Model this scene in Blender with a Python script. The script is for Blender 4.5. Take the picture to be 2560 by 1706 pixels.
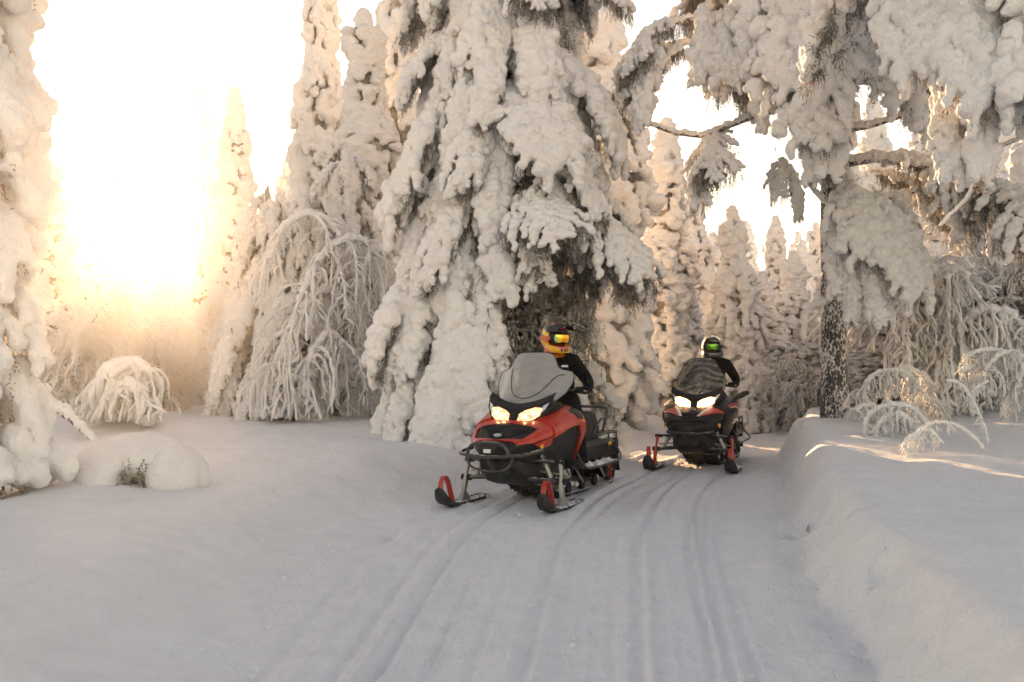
import bpy, bmesh, math, random
import numpy as np
from mathutils import Vector, Matrix

for o in list(bpy.data.objects):
    bpy.data.objects.remove(o, do_unlink=True)
scene = bpy.context.scene
COL = scene.collection
R = math.radians

# ------------------------------------------------------------------ camera
CAM_H = 1.30
cam_d = bpy.data.cameras.new('camera')
cam_d.lens = 35.0
cam_d.sensor_width = 36.0
cam_d.clip_start = 0.05
cam_d.clip_end = 3000
cam_d.dof.use_dof = True
cam_d.dof.focus_distance = 10.8
cam_d.dof.aperture_fstop = 2.8
cam = bpy.data.objects.new('camera', cam_d)
COL.objects.link(cam)
cam.location = (0, 0, CAM_H)
cam.rotation_euler = (R(90 + 1.77), 0, 0)
scene.camera = cam

# ------------------------------------------------------------------ sky and sun
SUN_EL, SUN_AZ = 8.6, 18.9            # degrees above horizon, degrees to the left of the view
world = bpy.data.worlds.new('World')
scene.world = world
world.use_nodes = True
wn = world.node_tree
bg = wn.nodes['Background']
sky = wn.nodes.new('ShaderNodeTexSky')
sky.sky_type = 'NISHITA'
sky.sun_disc = False
sky.sun_elevation = R(SUN_EL)
sky.sun_rotation = R(-SUN_AZ)
sky.altitude = 200
sky.air_density = 1.0
sky.dust_density = 0.4
sky.ozone_density = 1.3
wn.links.new(sky.outputs[0], bg.inputs[0])
bg.inputs[1].default_value = 0.15
sun_d = bpy.data.lights.new('sun', 'SUN')
sun_d.energy = 5.0
sun_d.angle = R(0.55)
sun_d.color = (1.0, 0.83, 0.60)
sun = bpy.data.objects.new('sun', sun_d)
COL.objects.link(sun)
to_sun = Vector((-math.sin(R(SUN_AZ)) * math.cos(R(SUN_EL)), math.cos(R(SUN_AZ)) * math.cos(R(SUN_EL)), math.sin(R(SUN_EL))))
sun.rotation_euler = to_sun.to_track_quat('Z', 'Y').to_euler()
sun.location = to_sun * 60

# ------------------------------------------------------------------ exposure and renderer
vs = scene.view_settings
vs.view_transform = 'Standard'
vs.look = 'None'
vs.exposure = 1.56
vs.gamma = 1.0
vs.use_curve_mapping = False
vs.use_white_balance = True
vs.white_balance_temperature = 11600
vs.white_balance_tint = 30
scene.render.engine = 'CYCLES'
cy = scene.cycles
cy.max_bounces = 7
cy.diffuse_bounces = 3
cy.glossy_bounces = 3
cy.transmission_bounces = 4
cy.volume_bounces = 0
cy.transparent_max_bounces = 6
cy.caustics_reflective = False
cy.caustics_refractive = False
cy.sample_clamp_indirect = 6.0
cy.use_denoising = True
cy.use_adaptive_sampling = True
cy.adaptive_threshold = 0.03
try:
    cy.denoiser = 'OPENIMAGEDENOISE'
except Exception:
    pass

# ------------------------------------------------------------------ helpers
rng = np.random.default_rng(7)
random.seed(7)


def F_PX():
    return 35.0 / 36.0 * 2560.0


def at(u, v, d):
    """photo pixel (2560 wide) at depth d metres -> world point (for taking measurements)"""
    t = R(1.77)
    cx = (u - 1280) / F_PX()
    cy_ = (853 - v) / F_PX()
    y = math.cos(t) - cy_ * math.sin(t)
    z = math.sin(t) + cy_ * math.cos(t)
    k = d / y
    return Vector((cx * k, d, CAM_H + z * k))


def tag(o, label=None, cat=None, group=None, kind=None):
    if label: o['label'] = label
    if cat: o['category'] = cat
    if group: o['group'] = group
    if kind: o['kind'] = kind
    return o


def empty(name, loc=(0, 0, 0), rz=0.0, label=None, cat=None, group=None):
    o = bpy.data.objects.new(name, None)
    COL.objects.link(o)
    o.location = loc
    o.rotation_euler = (0, 0, rz)
    o.empty_display_size = 0.2
    return tag(o, label, cat, group)


def link(name, mesh, parent=None, mat=None):
    o = bpy.data.objects.new(name, mesh)
    COL.objects.link(o)
    if parent is not None:
        o.parent = parent
    if mat is not None and len(mesh.materials) == 0:
        mesh.materials.append(mat)
    return o


class MB:
    """collects quads / tris and links them as one mesh object"""
    def __init__(self):
        self.v = []
        self.f = []

    def add(self, verts, faces):
        b = len(self.v)
        self.v.extend([tuple(p) for p in verts])
        self.f.extend([tuple(i + b for i in f) for f in faces])
        return self

    def box(self, c, s, rot=None):
        c = Vector(c)
        m = rot if rot is not None else Matrix.Identity(3)
        vv = [c + m @ Vector((sx * s[0] / 2, sy * s[1] / 2, sz * s[2] / 2)) for sx in (-1, 1) for sy in (-1, 1) for sz in (-1, 1)]
        return self.add(vv, [(0, 1, 3, 2), (4, 6, 7, 5), (0, 4, 5, 1), (2, 3, 7, 6), (0, 2, 6, 4), (1, 5, 7, 3)])

    def tube(self, pts, rad, n=8, cap=True):
        pts = [Vector(p) for p in pts]
        if not hasattr(rad, '__len__'):
            rad = [rad] * len(pts)
        vv, ff = [], []
        ref = None
        for i, p in enumerate(pts):
            t = (pts[min(i + 1, len(pts) - 1)] - pts[max(i - 1, 0)])
            if t.length < 1e-9: t = Vector((0, 0, 1))
            t.normalize()
            if ref is None:
                ref = Vector((0, 0, 1)) if abs(t.z) < 0.9 else Vector((1, 0, 0))
            a = (ref - t * ref.dot(t))
            if a.length < 1e-6:
                a = Vector((0, 1, 0)) - t * t.y
            a.normalize()
            ref = a
            b = t.cross(a)
            for k in range(n):
                w = 2 * math.pi * k / n
                vv.append(p + (a * math.cos(w) + b * math.sin(w)) * rad[i])
        for i in range(len(pts) - 1):
            for k in range(n):
                ff.append((i * n + k, i * n + (k + 1) % n, (i + 1) * n + (k + 1) % n, (i + 1) * n + k))
        if cap:
            ff.append(tuple(range(n - 1, -1, -1)))
            ff.append(tuple((len(pts) - 1) * n + k for k in range(n)))
        return self.add(vv, ff)

    def loft(self, rings, closed=True, cap=True):
        n = len(rings[0])
        vv = [p for r in rings for p in r]
        ff = []
        for i in range(len(rings) - 1):
            for k in range(n if closed else n - 1):
                ff.append((i * n + k, i * n + (k + 1) % n, (i + 1) * n + (k + 1) % n, (i + 1) * n + k))
        if cap and closed:
            ff.append(tuple(range(n - 1, -1, -1)))
            ff.append(tuple((len(rings) - 1) * n + k for k in range(n)))
        return self.add(vv, ff)

    def prism(self, poly, thick, frame=None):
        """poly: list of (a,b); extruded along c; frame maps (a,b,c)->world"""
        n = len(poly)
        fr = frame or (lambda a, b, c: (a, b, c))
        vv = [fr(a, b, -thick / 2) for a, b in poly] + [fr(a, b, thick / 2) for a, b in poly]
        ff = [tuple(range(n - 1, -1, -1)), tuple(range(n, 2 * n))]
        ff += [(k, (k + 1) % n, n + (k + 1) % n, n + k) for k in range(n)]
        return self.add(vv, ff)

    def mesh(self, name, mat=None, smooth=True, bevel=0.0, subsurf=0, weld=False):
        me = bpy.data.meshes.new(name)
        me.from_pydata(self.v, [], self.f)
        bm = bmesh.new()
        bm.from_mesh(me)
        if weld:
            bmesh.ops.remove_doubles(bm, verts=bm.verts, dist=1e-5)
        bmesh.ops.recalc_face_normals(bm, faces=bm.faces)
        if bevel > 0:
            ed = [e for e in bm.edges if len(e.link_faces) == 2 and e.calc_face_angle(0) > R(28)]
            if ed:
                bmesh.ops.bevel(bm, geom=ed, offset=bevel, segments=2, profile=0.6, affect='EDGES', clamp_overlap=True)
        for f in bm.faces:
            f.smooth = smooth
        bm.to_mesh(me)
        bm.free()
        if mat is not None:
            me.materials.append(mat)
        me.update()
        return me

    def build(self, name, mat, parent=None, smooth=True, bevel=0.0, sharp=38, mods=None):
        me = self.mesh(name, mat, smooth, bevel)
        if smooth and sharp:
            me.set_sharp_from_angle(angle=R(sharp))
        o = link(name, me, parent)
        return o


# ---- numpy value noise
def _hash(ix, iy, seed):
    h = (ix.astype(np.int64) * 374761393 + iy.astype(np.int64) * 668265263 + seed * 1442695041) & 0xffffffff
    h = ((h ^ (h >> 13)) * 1274126177) & 0xffffffff
    h = h ^ (h >> 16)
    return (h & 0xffffff).astype(np.float64) / 0xffffff


def vnoise(x, y, seed=0):
    ix, iy = np.floor(x), np.floor(y)
    fx, fy = x - ix, y - iy
    fx = fx * fx * fx * (fx * (fx * 6 - 15) + 10)
    fy = fy * fy * fy * (fy * (fy * 6 - 15) + 10)
    a, b = _hash(ix, iy, seed), _hash(ix + 1, iy, seed)
    c, d = _hash(ix, iy + 1, seed), _hash(ix + 1, iy + 1, seed)
    return (a + (b - a) * fx) * (1 - fy) + (c + (d - c) * fx) * fy - 0.5


def fbm(x, y, seed=0, oct=4, gain=0.5):
    s = 0.0
    a = 1.0
    for k in range(oct):
        s = s + a * vnoise(x * 2 ** k + 17.3 * k, y * 2 ** k - 9.1 * k, seed + k)
        a *= gain
    return s


def sstep(a, b, x):
    t = np.clip((x - a) / (b - a), 0, 1)
    return t * t * (3 - 2 * t)


# ------------------------------------------------------------------ materials
def new_mat(name):
    m = bpy.data.materials.new(name)
    m.use_nodes = True
    nt = m.node_tree
    b = nt.nodes['Principled BSDF']
    return m, nt, b


def nnode(nt, kind, **kw):
    n = nt.nodes.new(kind)
    for k, v in kw.items():
        if k.startswith('i_'):
            n.inputs[k[2:].replace('_', ' ')].default_value = v
        else:
            setattr(n, k, v)
    return n


def noise_tex(nt, scale, detail=4, rough=0.55, coord=None, dist=0.0):
    n = nt.nodes.new('ShaderNodeTexNoise')
    n.inputs['Scale'].default_value = scale
    n.inputs['Detail'].default_value = detail
    n.inputs['Roughness'].default_value = rough
    n.inputs['Distortion'].default_value = dist
    if coord is not None:
        nt.links.new(coord, n.inputs['Vector'])
    return n


def ramp(nt, fac, stops):
    r = nt.nodes.new('ShaderNodeValToRGB')
    e = r.color_ramp.elements
    e[0].position, e[0].color = stops[0][0], (*stops[0][1], 1)
    e[1].position, e[1].color = stops[-1][0], (*stops[-1][1], 1)
    for p, c in stops[1:-1]:
        k = e.new(p)
        k.color = (*c, 1)
    nt.links.new(fac, r.inputs[0])
    return r


def bump(nt, bsdf, pairs, strength=1.0):
    prev = None
    for sock, dist in pairs:
        b = nt.nodes.new('ShaderNodeBump')
        b.inputs['Strength'].default_value = strength
        b.inputs['Distance'].default_value = dist
        nt.links.new(sock, b.inputs['Height'])
        if prev is not None:
            nt.links.new(prev.outputs[0], b.inputs['Normal'])
        prev = b
    nt.links.new(prev.outputs[0], bsdf.inputs['Normal'])


def snow_material(name, s1, d1, s2, d2, sss=0.0, col=(0.86, 0.865, 0.88), trans=0.0):
    m, nt, b = new_mat(name)
    tc = nt.nodes.new('ShaderNodeTexCoord')
    n1 = noise_tex(nt, s1, 5, 0.6, tc.outputs['Object'])
    n2 = noise_tex(nt, s2, 3, 0.6, tc.outputs['Object'])
    n3 = noise_tex(nt, s1 * 0.25, 3, 0.5, tc.outputs['Object'])
    c = ramp(nt, n3.outputs['Fac'], [(0.3, tuple(x * 0.95 for x in col)), (0.7, col)])
    nt.links.new(c.outputs[0], b.inputs['Base Color'])
    b.inputs['Roughness'].default_value = 0.75
    b.inputs['Specular IOR Level'].default_value = 0.25
    if sss > 0:
        b.inputs['Subsurface Weight'].default_value = 1.0
        b.inputs['Subsurface Radius'].default_value = (1.0, 0.85, 0.7)
        b.inputs['Subsurface Scale'].default_value = sss
    bump(nt, b, [(n1.outputs['Fac'], d1), (n2.outputs['Fac'], d2)])
    return m


M = {}
M['snow'] = snow_material('tree_snow', 10.0, 0.04, 45.0, 0.016)
M['snow_lit'] = snow_material('translucent_snow', 10.0, 0.04, 45.0, 0.016, sss=0.04)
M['snow_far'] = snow_material('far_tree_snow', 8.0, 0.07, 26.0, 0.035)

# ground snow: powder grain, soft wind relief
m, nt, b = new_mat('ground_snow')
tc = nt.nodes.new('ShaderNodeTexCoord')
g1 = noise_tex(nt, 5.0, 4, 0.55, tc.outputs['Object'])
g2 = noise_tex(nt, 28.0, 4, 0.65, tc.outputs['Object'])
g3 = noise_tex(nt, 110.0, 2, 0.6, tc.outputs['Object'])
c = ramp(nt, g1.outputs['Fac'], [(0.3, (0.80, 0.81, 0.83)), (0.7, (0.87, 0.875, 0.885))])
nt.links.new(c.outputs[0], b.inputs['Base Color'])
b.inputs['Roughness'].default_value = 0.6
b.inputs['Specular IOR Level'].default_value = 0.3
bump(nt, b, [(g2.outputs['Fac'], 0.022), (g3.outputs['Fac'], 0.007)])
M['ground'] = m

# frosted needles: dark green-brown with hoar frost patches
m, nt, b = new_mat('frosted_needles')
tc = nt.nodes.new('ShaderNodeTexCoord')
n1 = noise_tex(nt, 7.0, 5, 0.7, tc.outputs['Object'])
c = ramp(nt, n1.outputs['Fac'], [(0.28, (0.075, 0.070, 0.050)), (0.44, (0.17, 0.155, 0.13)), (0.56, (0.36, 0.345, 0.325)), (0.72, (0.66, 0.65, 0.64))])
nt.links.new(c.outputs[0], b.inputs['Base Color'])
b.inputs['Roughness'].default_value = 0.8
b.inputs['Specular IOR Level'].default_value = 0.15
M['needles'] = m
m2 = m.copy(); m2.name = 'glow_paled_needles'  # frosted needles paled in colour so far gaps blend into the sun glow
for nd_ in m2.node_tree.nodes:
    if nd_.type == 'VALTORGB':
        for e_, c_ in zip(nd_.color_ramp.elements, ((0.20, 0.18, 0.15), (0.32, 0.30, 0.26), (0.48, 0.46, 0.43), (0.70, 0.69, 0.67))):
            e_.color = (*c_, 1)
M['needles_far'] = m2

# bark plastered with wind-blown snow flecks
m, nt, b = new_mat('frosted_bark')
tc = nt.nodes.new('ShaderNodeTexCoord')
mp = nt.nodes.new('ShaderNodeMapping')
mp.inputs['Scale'].default_value = (1, 1, 0.55)
nt.links.new(tc.outputs['Object'], mp.inputs[0])
n1 = noise_tex(nt, 32.0, 6, 0.65, mp.outputs[0])
n2 = noise_tex(nt, 4.0, 3, 0.5, mp.outputs[0])
mix = nt.nodes.new('ShaderNodeMath'); mix.operation = 'ADD'
mul = nt.nodes.new('ShaderNodeMath'); mul.operation = 'MULTIPLY'; mul.inputs[1].default_value = 0.5
nt.links.new(n2.outputs['Fac'], mul.inputs[0])
nt.links.new(n1.outputs['Fac'], mix.inputs[0]); nt.links.new(mul.outputs[0], mix.inputs[1])
c = ramp(nt, mix.outputs[0], [(0.68, (0.050, 0.050, 0.054)), (0.745, (0.15, 0.15, 0.157)), (0.80, (0.56, 0.57, 0.59)), (0.97, (0.82, 0.82, 0.84))])
nt.links.new(c.outputs[0], b.inputs['Base Color'])
b.inputs['Roughness'].default_value = 0.85
bump(nt, b, [(mix.outputs[0], 0.03)])
M['bark'] = m

# ------------------------------------------------------------------ ground
_ye = np.array([-12, -4, 0, 4.2, 8, 10.6, 14, 20, 26, 34, 44.])
_xl = np.array([-4.2, -2.4, -1.5, -1.35, -1.35, -0.85, 0.75, 3.1, 6.0, 11.5, 20])
_xr = np.array([-0.6, 0.2, 0.85, 1.58, 2.30, 2.85, 3.72, 5.7, 9.0, 15.2, 24])


def _smooth_lut(xs, ys):
    g = np.linspace(-12, 44, 561)
    v = np.interp(g, xs, ys)
    k = np.hanning(41); k /= k.sum()
    vp = np.pad(v, 20, mode='reflect', reflect_type='odd')
    return g, np.convolve(vp, k, mode='valid')


_g, _XL = _smooth_lut(_ye, _xl)
_, _XR = _smooth_lut(_ye, _xr)


_rr = random.Random(3)
DENTS = [(2.38, 7.75, 0.085, 0.16), (2.25, 7.95, 0.06, 0.07), (2.18, 7.72, 0.05, 0.06), (2.30, 6.6, 0.07, 0.08), (2.10, 5.95, 0.06, 0.07), (1.98, 5.3, 0.08, 0.06), (1.85, 4.7, 0.07, 0.06), (-0.95, 7.9, 0.08, 0.04), (-3.0, 7.6, 0.1, 0.08)]
RUTS = [(0.11, .014, .026), (0.19, .026, .024), (0.27, .012, .028), (0.36, .060, .018), (0.47, .012, .030), (0.545, .07, .020), (0.645, .012, .034), (0.80, .075, .016)]
RUTS += [(_rr.uniform(0.08, 0.92), _rr.uniform(.006, .012), _rr.uniform(.010, .022)) for _ in range(16)]


def ground_h(x, y):
    x = np.asarray(x, float); y = np.asarray(y, float)
    yc = np.clip(y, -12, 44)
    wob = 0.18 * fbm(y * 0.35, y * 0 + 3.1, 5, 3)
    xl = np.interp(yc, _g, _XL) + wob
    xr = np.interp(yc, _g, _XR) + 0.6 * wob + 0.10 * fbm(y * 1.7, y * 0 + 8.0, 15, 3)
    dl = xl - x          # >0 : left of the trail
    dr = x - xr          # >0 : right of the trail
    # left bank: gentle berm with a crest
    soft = 0.25 * fbm(x * 0.45, y * 0.45, 21, 3)
    left = 0.34 * sstep(-0.20, 1.3, dl) - 0.24 * sstep(1.9, 3.6, dl) * sstep(10.5, 7.5, y) + soft * sstep(0.4, 2.5, dl) * 0.8
    left = left + 0.16 * sstep(9, 17, y) * sstep(0.3, 3, dl)
    # right bank: a steep shoulder cut by the groomer
    hr = 0.42 + 0.18 * sstep(6, 13, y)
    right = hr * sstep(-0.04, 0.36, dr + 0.08 * fbm(x * 1.8, y * 1.8, 31, 2)) ** 0.75 + soft * sstep(0.3, 2.2, dr) * 0.55 + 0.05 * sstep(0.6, 2.5, dr)
    z = np.where(dl > -0.4, left, 0.0) + np.where(dr > -0.3, right, 0.0)
    # machine ruts run along the trail
    w = xr - xl
    xl0, xr0 = np.interp(yc, _g, _XL), np.interp(yc, _g, _XR)
    t = (x - xl0) / (xr0 - xl0)
    tw = t + 0.010 * fbm(y * 0.16, y * 0 + 1.0, 41, 1)
    rut = 0.0
    for c0, wd, dp in RUTS:
        q = (tw - c0 - 0.016 * fbm(y * 0.12, y * 0 + c0 * 40, 61, 1)) / wd
        rut = rut - dp * np.exp(-q ** 4) + 0.6 * dp * np.exp(-((np.abs(q) - 1.7) / 0.5) ** 2)
    inside = sstep(-0.02, 0.10, t) * sstep(1.0, 0.92, t)
    z = z + rut * inside * (0.60 + 0.5 * fbm(x * 0.5, y * 0.15, 71, 1))
    z = z + inside * 0.020 * fbm(x * 5.0, y * 4.0, 81, 4, 0.7)
    # crumbled clods where the groomer cut the shoulder
    cut = np.exp(-((dr + 0.05) / 0.22) ** 2)
    z = z + cut * 0.06 * np.maximum(fbm(x * 6.0, y * 6.0, 85, 3, 0.6), -0.12)
    z = z + (1 - inside) * (0.045 * fbm(x * 1.6, y * 1.6, 91, 3) + 0.012 * fbm(x * 9, y * 9, 95, 3, 0.6))
    # boot holes and broken crust at the foot of the right bank
    for (hx, hy, hr_, hd) in DENTS:
        q = np.hypot(x - hx, (y - hy) * 0.8) / hr_
        z = z - hd * np.exp(-q ** 4) + 0.25 * hd * np.exp(-((q - 1.35) / 0.3) ** 2)
    # far forest floor
    far = sstep(25, 60, np.hypot(x, y))
    z = z + far * (0.7 * fbm(x * 0.06, y * 0.06, 101, 3))
    return z


def gz(x, y):
    return float(ground_h(np.array([x]), np.array([y]))[0])


def build_ground():
    rr = [0.0]
    r = 0.25
    while r < 420:
        rr.append(r)
        r *= 1.0120 if r < 40 else 1.05
    rr = np.array(rr[1:])
    fine = np.arange(-33, 33.001, 0.18)
    rest = np.arange(35, 325.1, 4.0)
    ang = np.radians(np.concatenate([fine, rest]))
    n = len(ang)
    X = rr[:, None] * np.sin(ang)[None, :]
    Y = rr[:, None] * np.cos(ang)[None, :]
    Z = ground_h(X, Y)
    co = np.stack([X, Y, Z], -1).reshape(-1, 3)
    i = np.arange(len(rr) - 1)[:, None]
    k = np.arange(n)[None, :]
    k2 = (k + 1) % n
    quads = np.stack([i * n + k, i * n + k2 + 0 * i, (i + 1) * n + k2, (i + 1) * n + k], -1).reshape(-1, 4)
    quads = quads[:, ::-1]
    c = len(co)
    co = np.vstack([co, [[0, 0, float(Z[0].mean())]]])
    me = bpy.data.meshes.new('ground')
    nq = len(quads)
    tris = np.stack([np.arange(n), np.full(n, c), (np.arange(n) + 1) % n], -1)
    me.vertices.add(len(co)); me.vertices.foreach_set('co', co.ravel())
    loops = np.concatenate([quads.ravel(), tris.ravel()])
    me.loops.add(len(loops)); me.loops.foreach_set('vertex_index', loops.astype(np.int32))
    me.polygons.add(nq + n)
    st = np.concatenate([np.arange(nq) * 4, nq * 4 + np.arange(n) * 3]).astype(np.int32)
    me.polygons.foreach_set('loop_start', st)
    me.polygons.foreach_set('use_smooth', np.ones(nq + n, bool))
    me.update(calc_edges=True)
    me.validate()
    me.materials.append(M['ground'])
    o = link('ground', me)
    o['kind'] = 'structure'
    return o


build_ground()

# ------------------------------------------------------------------ snow volumes: spheres -> one blended, lumpy skin
_GN = {}


def _gn_group():
    if 'g' in _GN:
        return _GN['g']
    g = bpy.data.node_groups.new('snow_skin', 'GeometryNodeTree')
    g.interface.new_socket('Geometry', in_out='INPUT', socket_type='NodeSocketGeometry')
    g.interface.new_socket('Geometry', in_out='OUTPUT', socket_type='NodeSocketGeometry')
    N = g.nodes
    L = g.links
    gi, go = N.new('NodeGroupInput'), N.new('NodeGroupOutput')
    at_ = N.new('GeometryNodeInputNamedAttribute'); at_.data_type = 'FLOAT'; at_.inputs['Name'].default_value = 'rad'
    mp = N.new('GeometryNodeMeshToPoints')
    L.new(gi.outputs[0], mp.inputs['Mesh']); L.new(at_.outputs['Attribute'], mp.inputs['Radius'])
    pv = N.new('GeometryNodePointsToVolume')
    try:
        pv.resolution_mode = 'VOXEL_SIZE'
    except Exception:
        pv.inputs['Resolution Mode'].default_value = 'Size'
    L.new(mp.outputs[0], pv.inputs['Points']); L.new(at_.outputs['Attribute'], pv.inputs['Radius'])
    vm = N.new('GeometryNodeVolumeToMesh')
    vm.inputs['Threshold'].default_value = 0.12
    vm.inputs['Adaptivity'].default_value = 0.0
    L.new(pv.outputs[0], vm.inputs['Volume'])
    sp = N.new('GeometryNodeSetPosition')
    nor = N.new('GeometryNodeInputNormal')
    outs = []
    for key in ('a', 'b'):
        nz = N.new('ShaderNodeTexNoise')
        nz.inputs['Detail'].default_value = 2.0
        su = N.new('ShaderNodeMath'); su.operation = 'SUBTRACT'; su.inputs[1].default_value = 0.5
        mu = N.new('ShaderNodeMath'); mu.operation = 'MULTIPLY'
        L.new(nz.outputs['Fac'], su.inputs[0]); L.new(su.outputs[0], mu.inputs[0])
        _GN['n' + key], _GN['m' + key] = nz, mu
        outs.append(mu)
    ad = N.new('ShaderNodeMath'); ad.operation = 'ADD'
    L.new(outs[0].outputs[0], ad.inputs[0]); L.new(outs[1].outputs[0], ad.inputs[1])
    sc = N.new('ShaderNodeVectorMath'); sc.operation = 'SCALE'
    L.new(nor.outputs[0], sc.inputs[0]); L.new(ad.outputs[0], sc.inputs['Scale'])
    L.new(vm.outputs[0], sp.inputs['Geometry']); L.new(sc.outputs[0], sp.inputs['Offset'])
    ss = N.new('GeometryNodeSetShadeSmooth')
    L.new(sp.outputs[0], ss.inputs[0])
    L.new(ss.outputs[0], go.inputs[0])
    _GN['pv'] = pv
    _GN['g'] = g
    return g


def snow_skin(name, pts, rads, voxel, mat, n1=(6.0, 0.08), n2=(20.0, 0.03)):
    g = _gn_group()
    _GN['pv'].inputs['Voxel Size'].default_value = voxel
    _GN['na'].inputs['Scale'].default_value, _GN['ma'].inputs[1].default_value = n1
    _GN['nb'].inputs['Scale'].default_value, _GN['mb'].inputs[1].default_value = n2
    me = bpy.data.meshes.new('pts')
    pts = np.asarray(pts, float); rads = np.maximum(np.asarray(rads, float), voxel * 1.6)
    me.vertices.add(len(pts)); me.vertices.foreach_set('co', pts.ravel())
    a = me.attributes.new('rad', 'FLOAT', 'POINT'); a.data.foreach_set('value', rads.astype(np.float32))
    ob = bpy.data.objects.new('pts', me)
    COL.objects.link(ob)
    md = ob.modifiers.new('g', 'NODES'); md.node_group = g
    dg = bpy.context.evaluated_depsgraph_get()
    dg.update()
    res = bpy.data.meshes.new_from_object(ob.evaluated_get(dg), depsgraph=dg)
    res.name = name
    bpy.data.objects.remove(ob, do_unlink=True)
    bpy.data.meshes.remove(me)
    res.materials.clear()
    res.materials.append(mat)
    return res


def spike_mesh(name, base, dirs, width, mat):
    """many thin three-sided twigs as one mesh"""
    base = np.asarray(base, float); dirs = np.asarray(dirs, float)
    n = len(base)
    w = np.broadcast_to(np.asarray(width, float), (n,))
    dn = dirs / np.maximum(np.linalg.norm(dirs, axis=1, keepdims=True), 1e-9)
    ref = np.tile([0.3, 0.9, 0.1], (n, 1))
    a = np.cross(dn, ref); a /= np.linalg.norm(a, axis=1, keepdims=True)
    b = np.cross(dn, a)
    vs_ = []
    for k in range(3):
        q = 2 * math.pi * k / 3
        vs_.append(base + (a * math.cos(q) + b * math.sin(q)) * w[:, None])
    vs_.append(base + dirs)
    V = np.stack(vs_, 1).reshape(-1, 3)
    o = np.arange(n) * 4
    fq = np.concatenate([np.stack([o + k, o + (k + 1) % 3, o + 3], -1) for k in range(3)])
    me = bpy.data.meshes.new(name)
    me.vertices.add(len(V)); me.vertices.foreach_set('co', V.ravel())
    me.loops.add(fq.size); me.loops.foreach_set('vertex_index', fq.ravel().astype(np.int32))
    me.polygons.add(len(fq)); me.polygons.foreach_set('loop_start', (np.arange(len(fq)) * 3).astype(np.int32))
    me.update(calc_edges=True)
    me.materials.append(mat)
    return me


def frost_mesh(name, lines, mat, sides=5, seed=1):
    """frosted twigs: each line is (points, radii); rough thin tubes joined as one mesh"""
    g = np.random.default_rng(seed)
    VV, QQ = [], []
    off = 0
    th = np.arange(sides) * 2 * math.pi / sides
    for P, r in lines:
        P = np.asarray(P, float); r = np.asarray(r, float)
        k = len(P)
        if k < 2: continue
        T = np.gradient(P, axis=0); T /= np.maximum(np.linalg.norm(T, axis=1, keepdims=True), 1e-9)
        ref = np.array([0.31, 0.87, 0.12]) if abs(T[0, 1]) < 0.9 else np.array([0.9, 0.1, 0.3])
        a = np.cross(T, ref); a /= np.maximum(np.linalg.norm(a, axis=1, keepdims=True), 1e-9)
        b = np.cross(T, a)
        rr = r[:, None] * g.uniform(0.72, 1.28, (k, sides))
        rr[-1] *= 0.25
        V = P[:, None, :] + (a[:, None, :] * np.cos(th)[None, :, None] + b[:, None, :] * np.sin(th)[None, :, None]) * rr[..., None]
        VV.append(V.reshape(-1, 3))
        i = np.arange(k - 1)[:, None] * sides; j = np.arange(sides)[None, :]; j2 = (j + 1) % sides
        QQ.append(np.stack([i + j, i + j2, i + sides + j2, i + sides + j], -1).reshape(-1, 4) + off)
        off += k * sides
    V = np.vstack(VV); Q = np.vstack(QQ)
    me = bpy.data.meshes.new(name)
    me.vertices.add(len(V)); me.vertices.foreach_set('co', V.ravel())
    me.loops.add(Q.size); me.loops.foreach_set('vertex_index', Q.ravel().astype(np.int32))
    me.polygons.add(len(Q)); me.polygons.foreach_set('loop_start', (np.arange(len(Q)) * 4).astype(np.int32))
    me.polygons.foreach_set('use_smooth', np.ones(len(Q), bool))
    me.update(calc_edges=True)
    me.materials.append(mat)
    return me


def strands(g, nb, nd, p, length, sway=0.25, step=0.035, per=2, nl=(0.035, 0.085)):
    """one hanging needle strand: short needles set along a drooping twig"""
    p = np.array(p, float)
    d = np.array([g.normal(0, sway), g.normal(0, sway), -1.0])
    d /= np.linalg.norm(d)
    m = max(2, int(length / step))
    for k in range(m):
        p = p + d * step + g.normal(0, 0.006, 3)
        d = d * 0.85 + np.array([0, 0, -0.15]); d /= np.linalg.norm(d)
        for _ in range(per):
            nb.append(p.copy())
            nd.append((d * 0.8 + g.normal(0, 0.5, 3)) * g.uniform(*nl))


def popcorn(g, pts, rad, k=2, lo=0.38, hi=0.62, off=0.85):
    """small satellite lumps that roughen a chain of spheres"""
    P = np.asarray(pts, float); Rr = np.asarray(rad, float)
    out, orad = [P], [Rr]
    for _ in range(k):
        v = g.normal(0, 1, P.shape); v /= np.linalg.norm(v, axis=1, keepdims=True)
        out.append(P + v * (Rr * off)[:, None]); orad.append(Rr * g.uniform(lo, hi, len(Rr)))
    return np.vstack(out), np.concatenate(orad)

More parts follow.
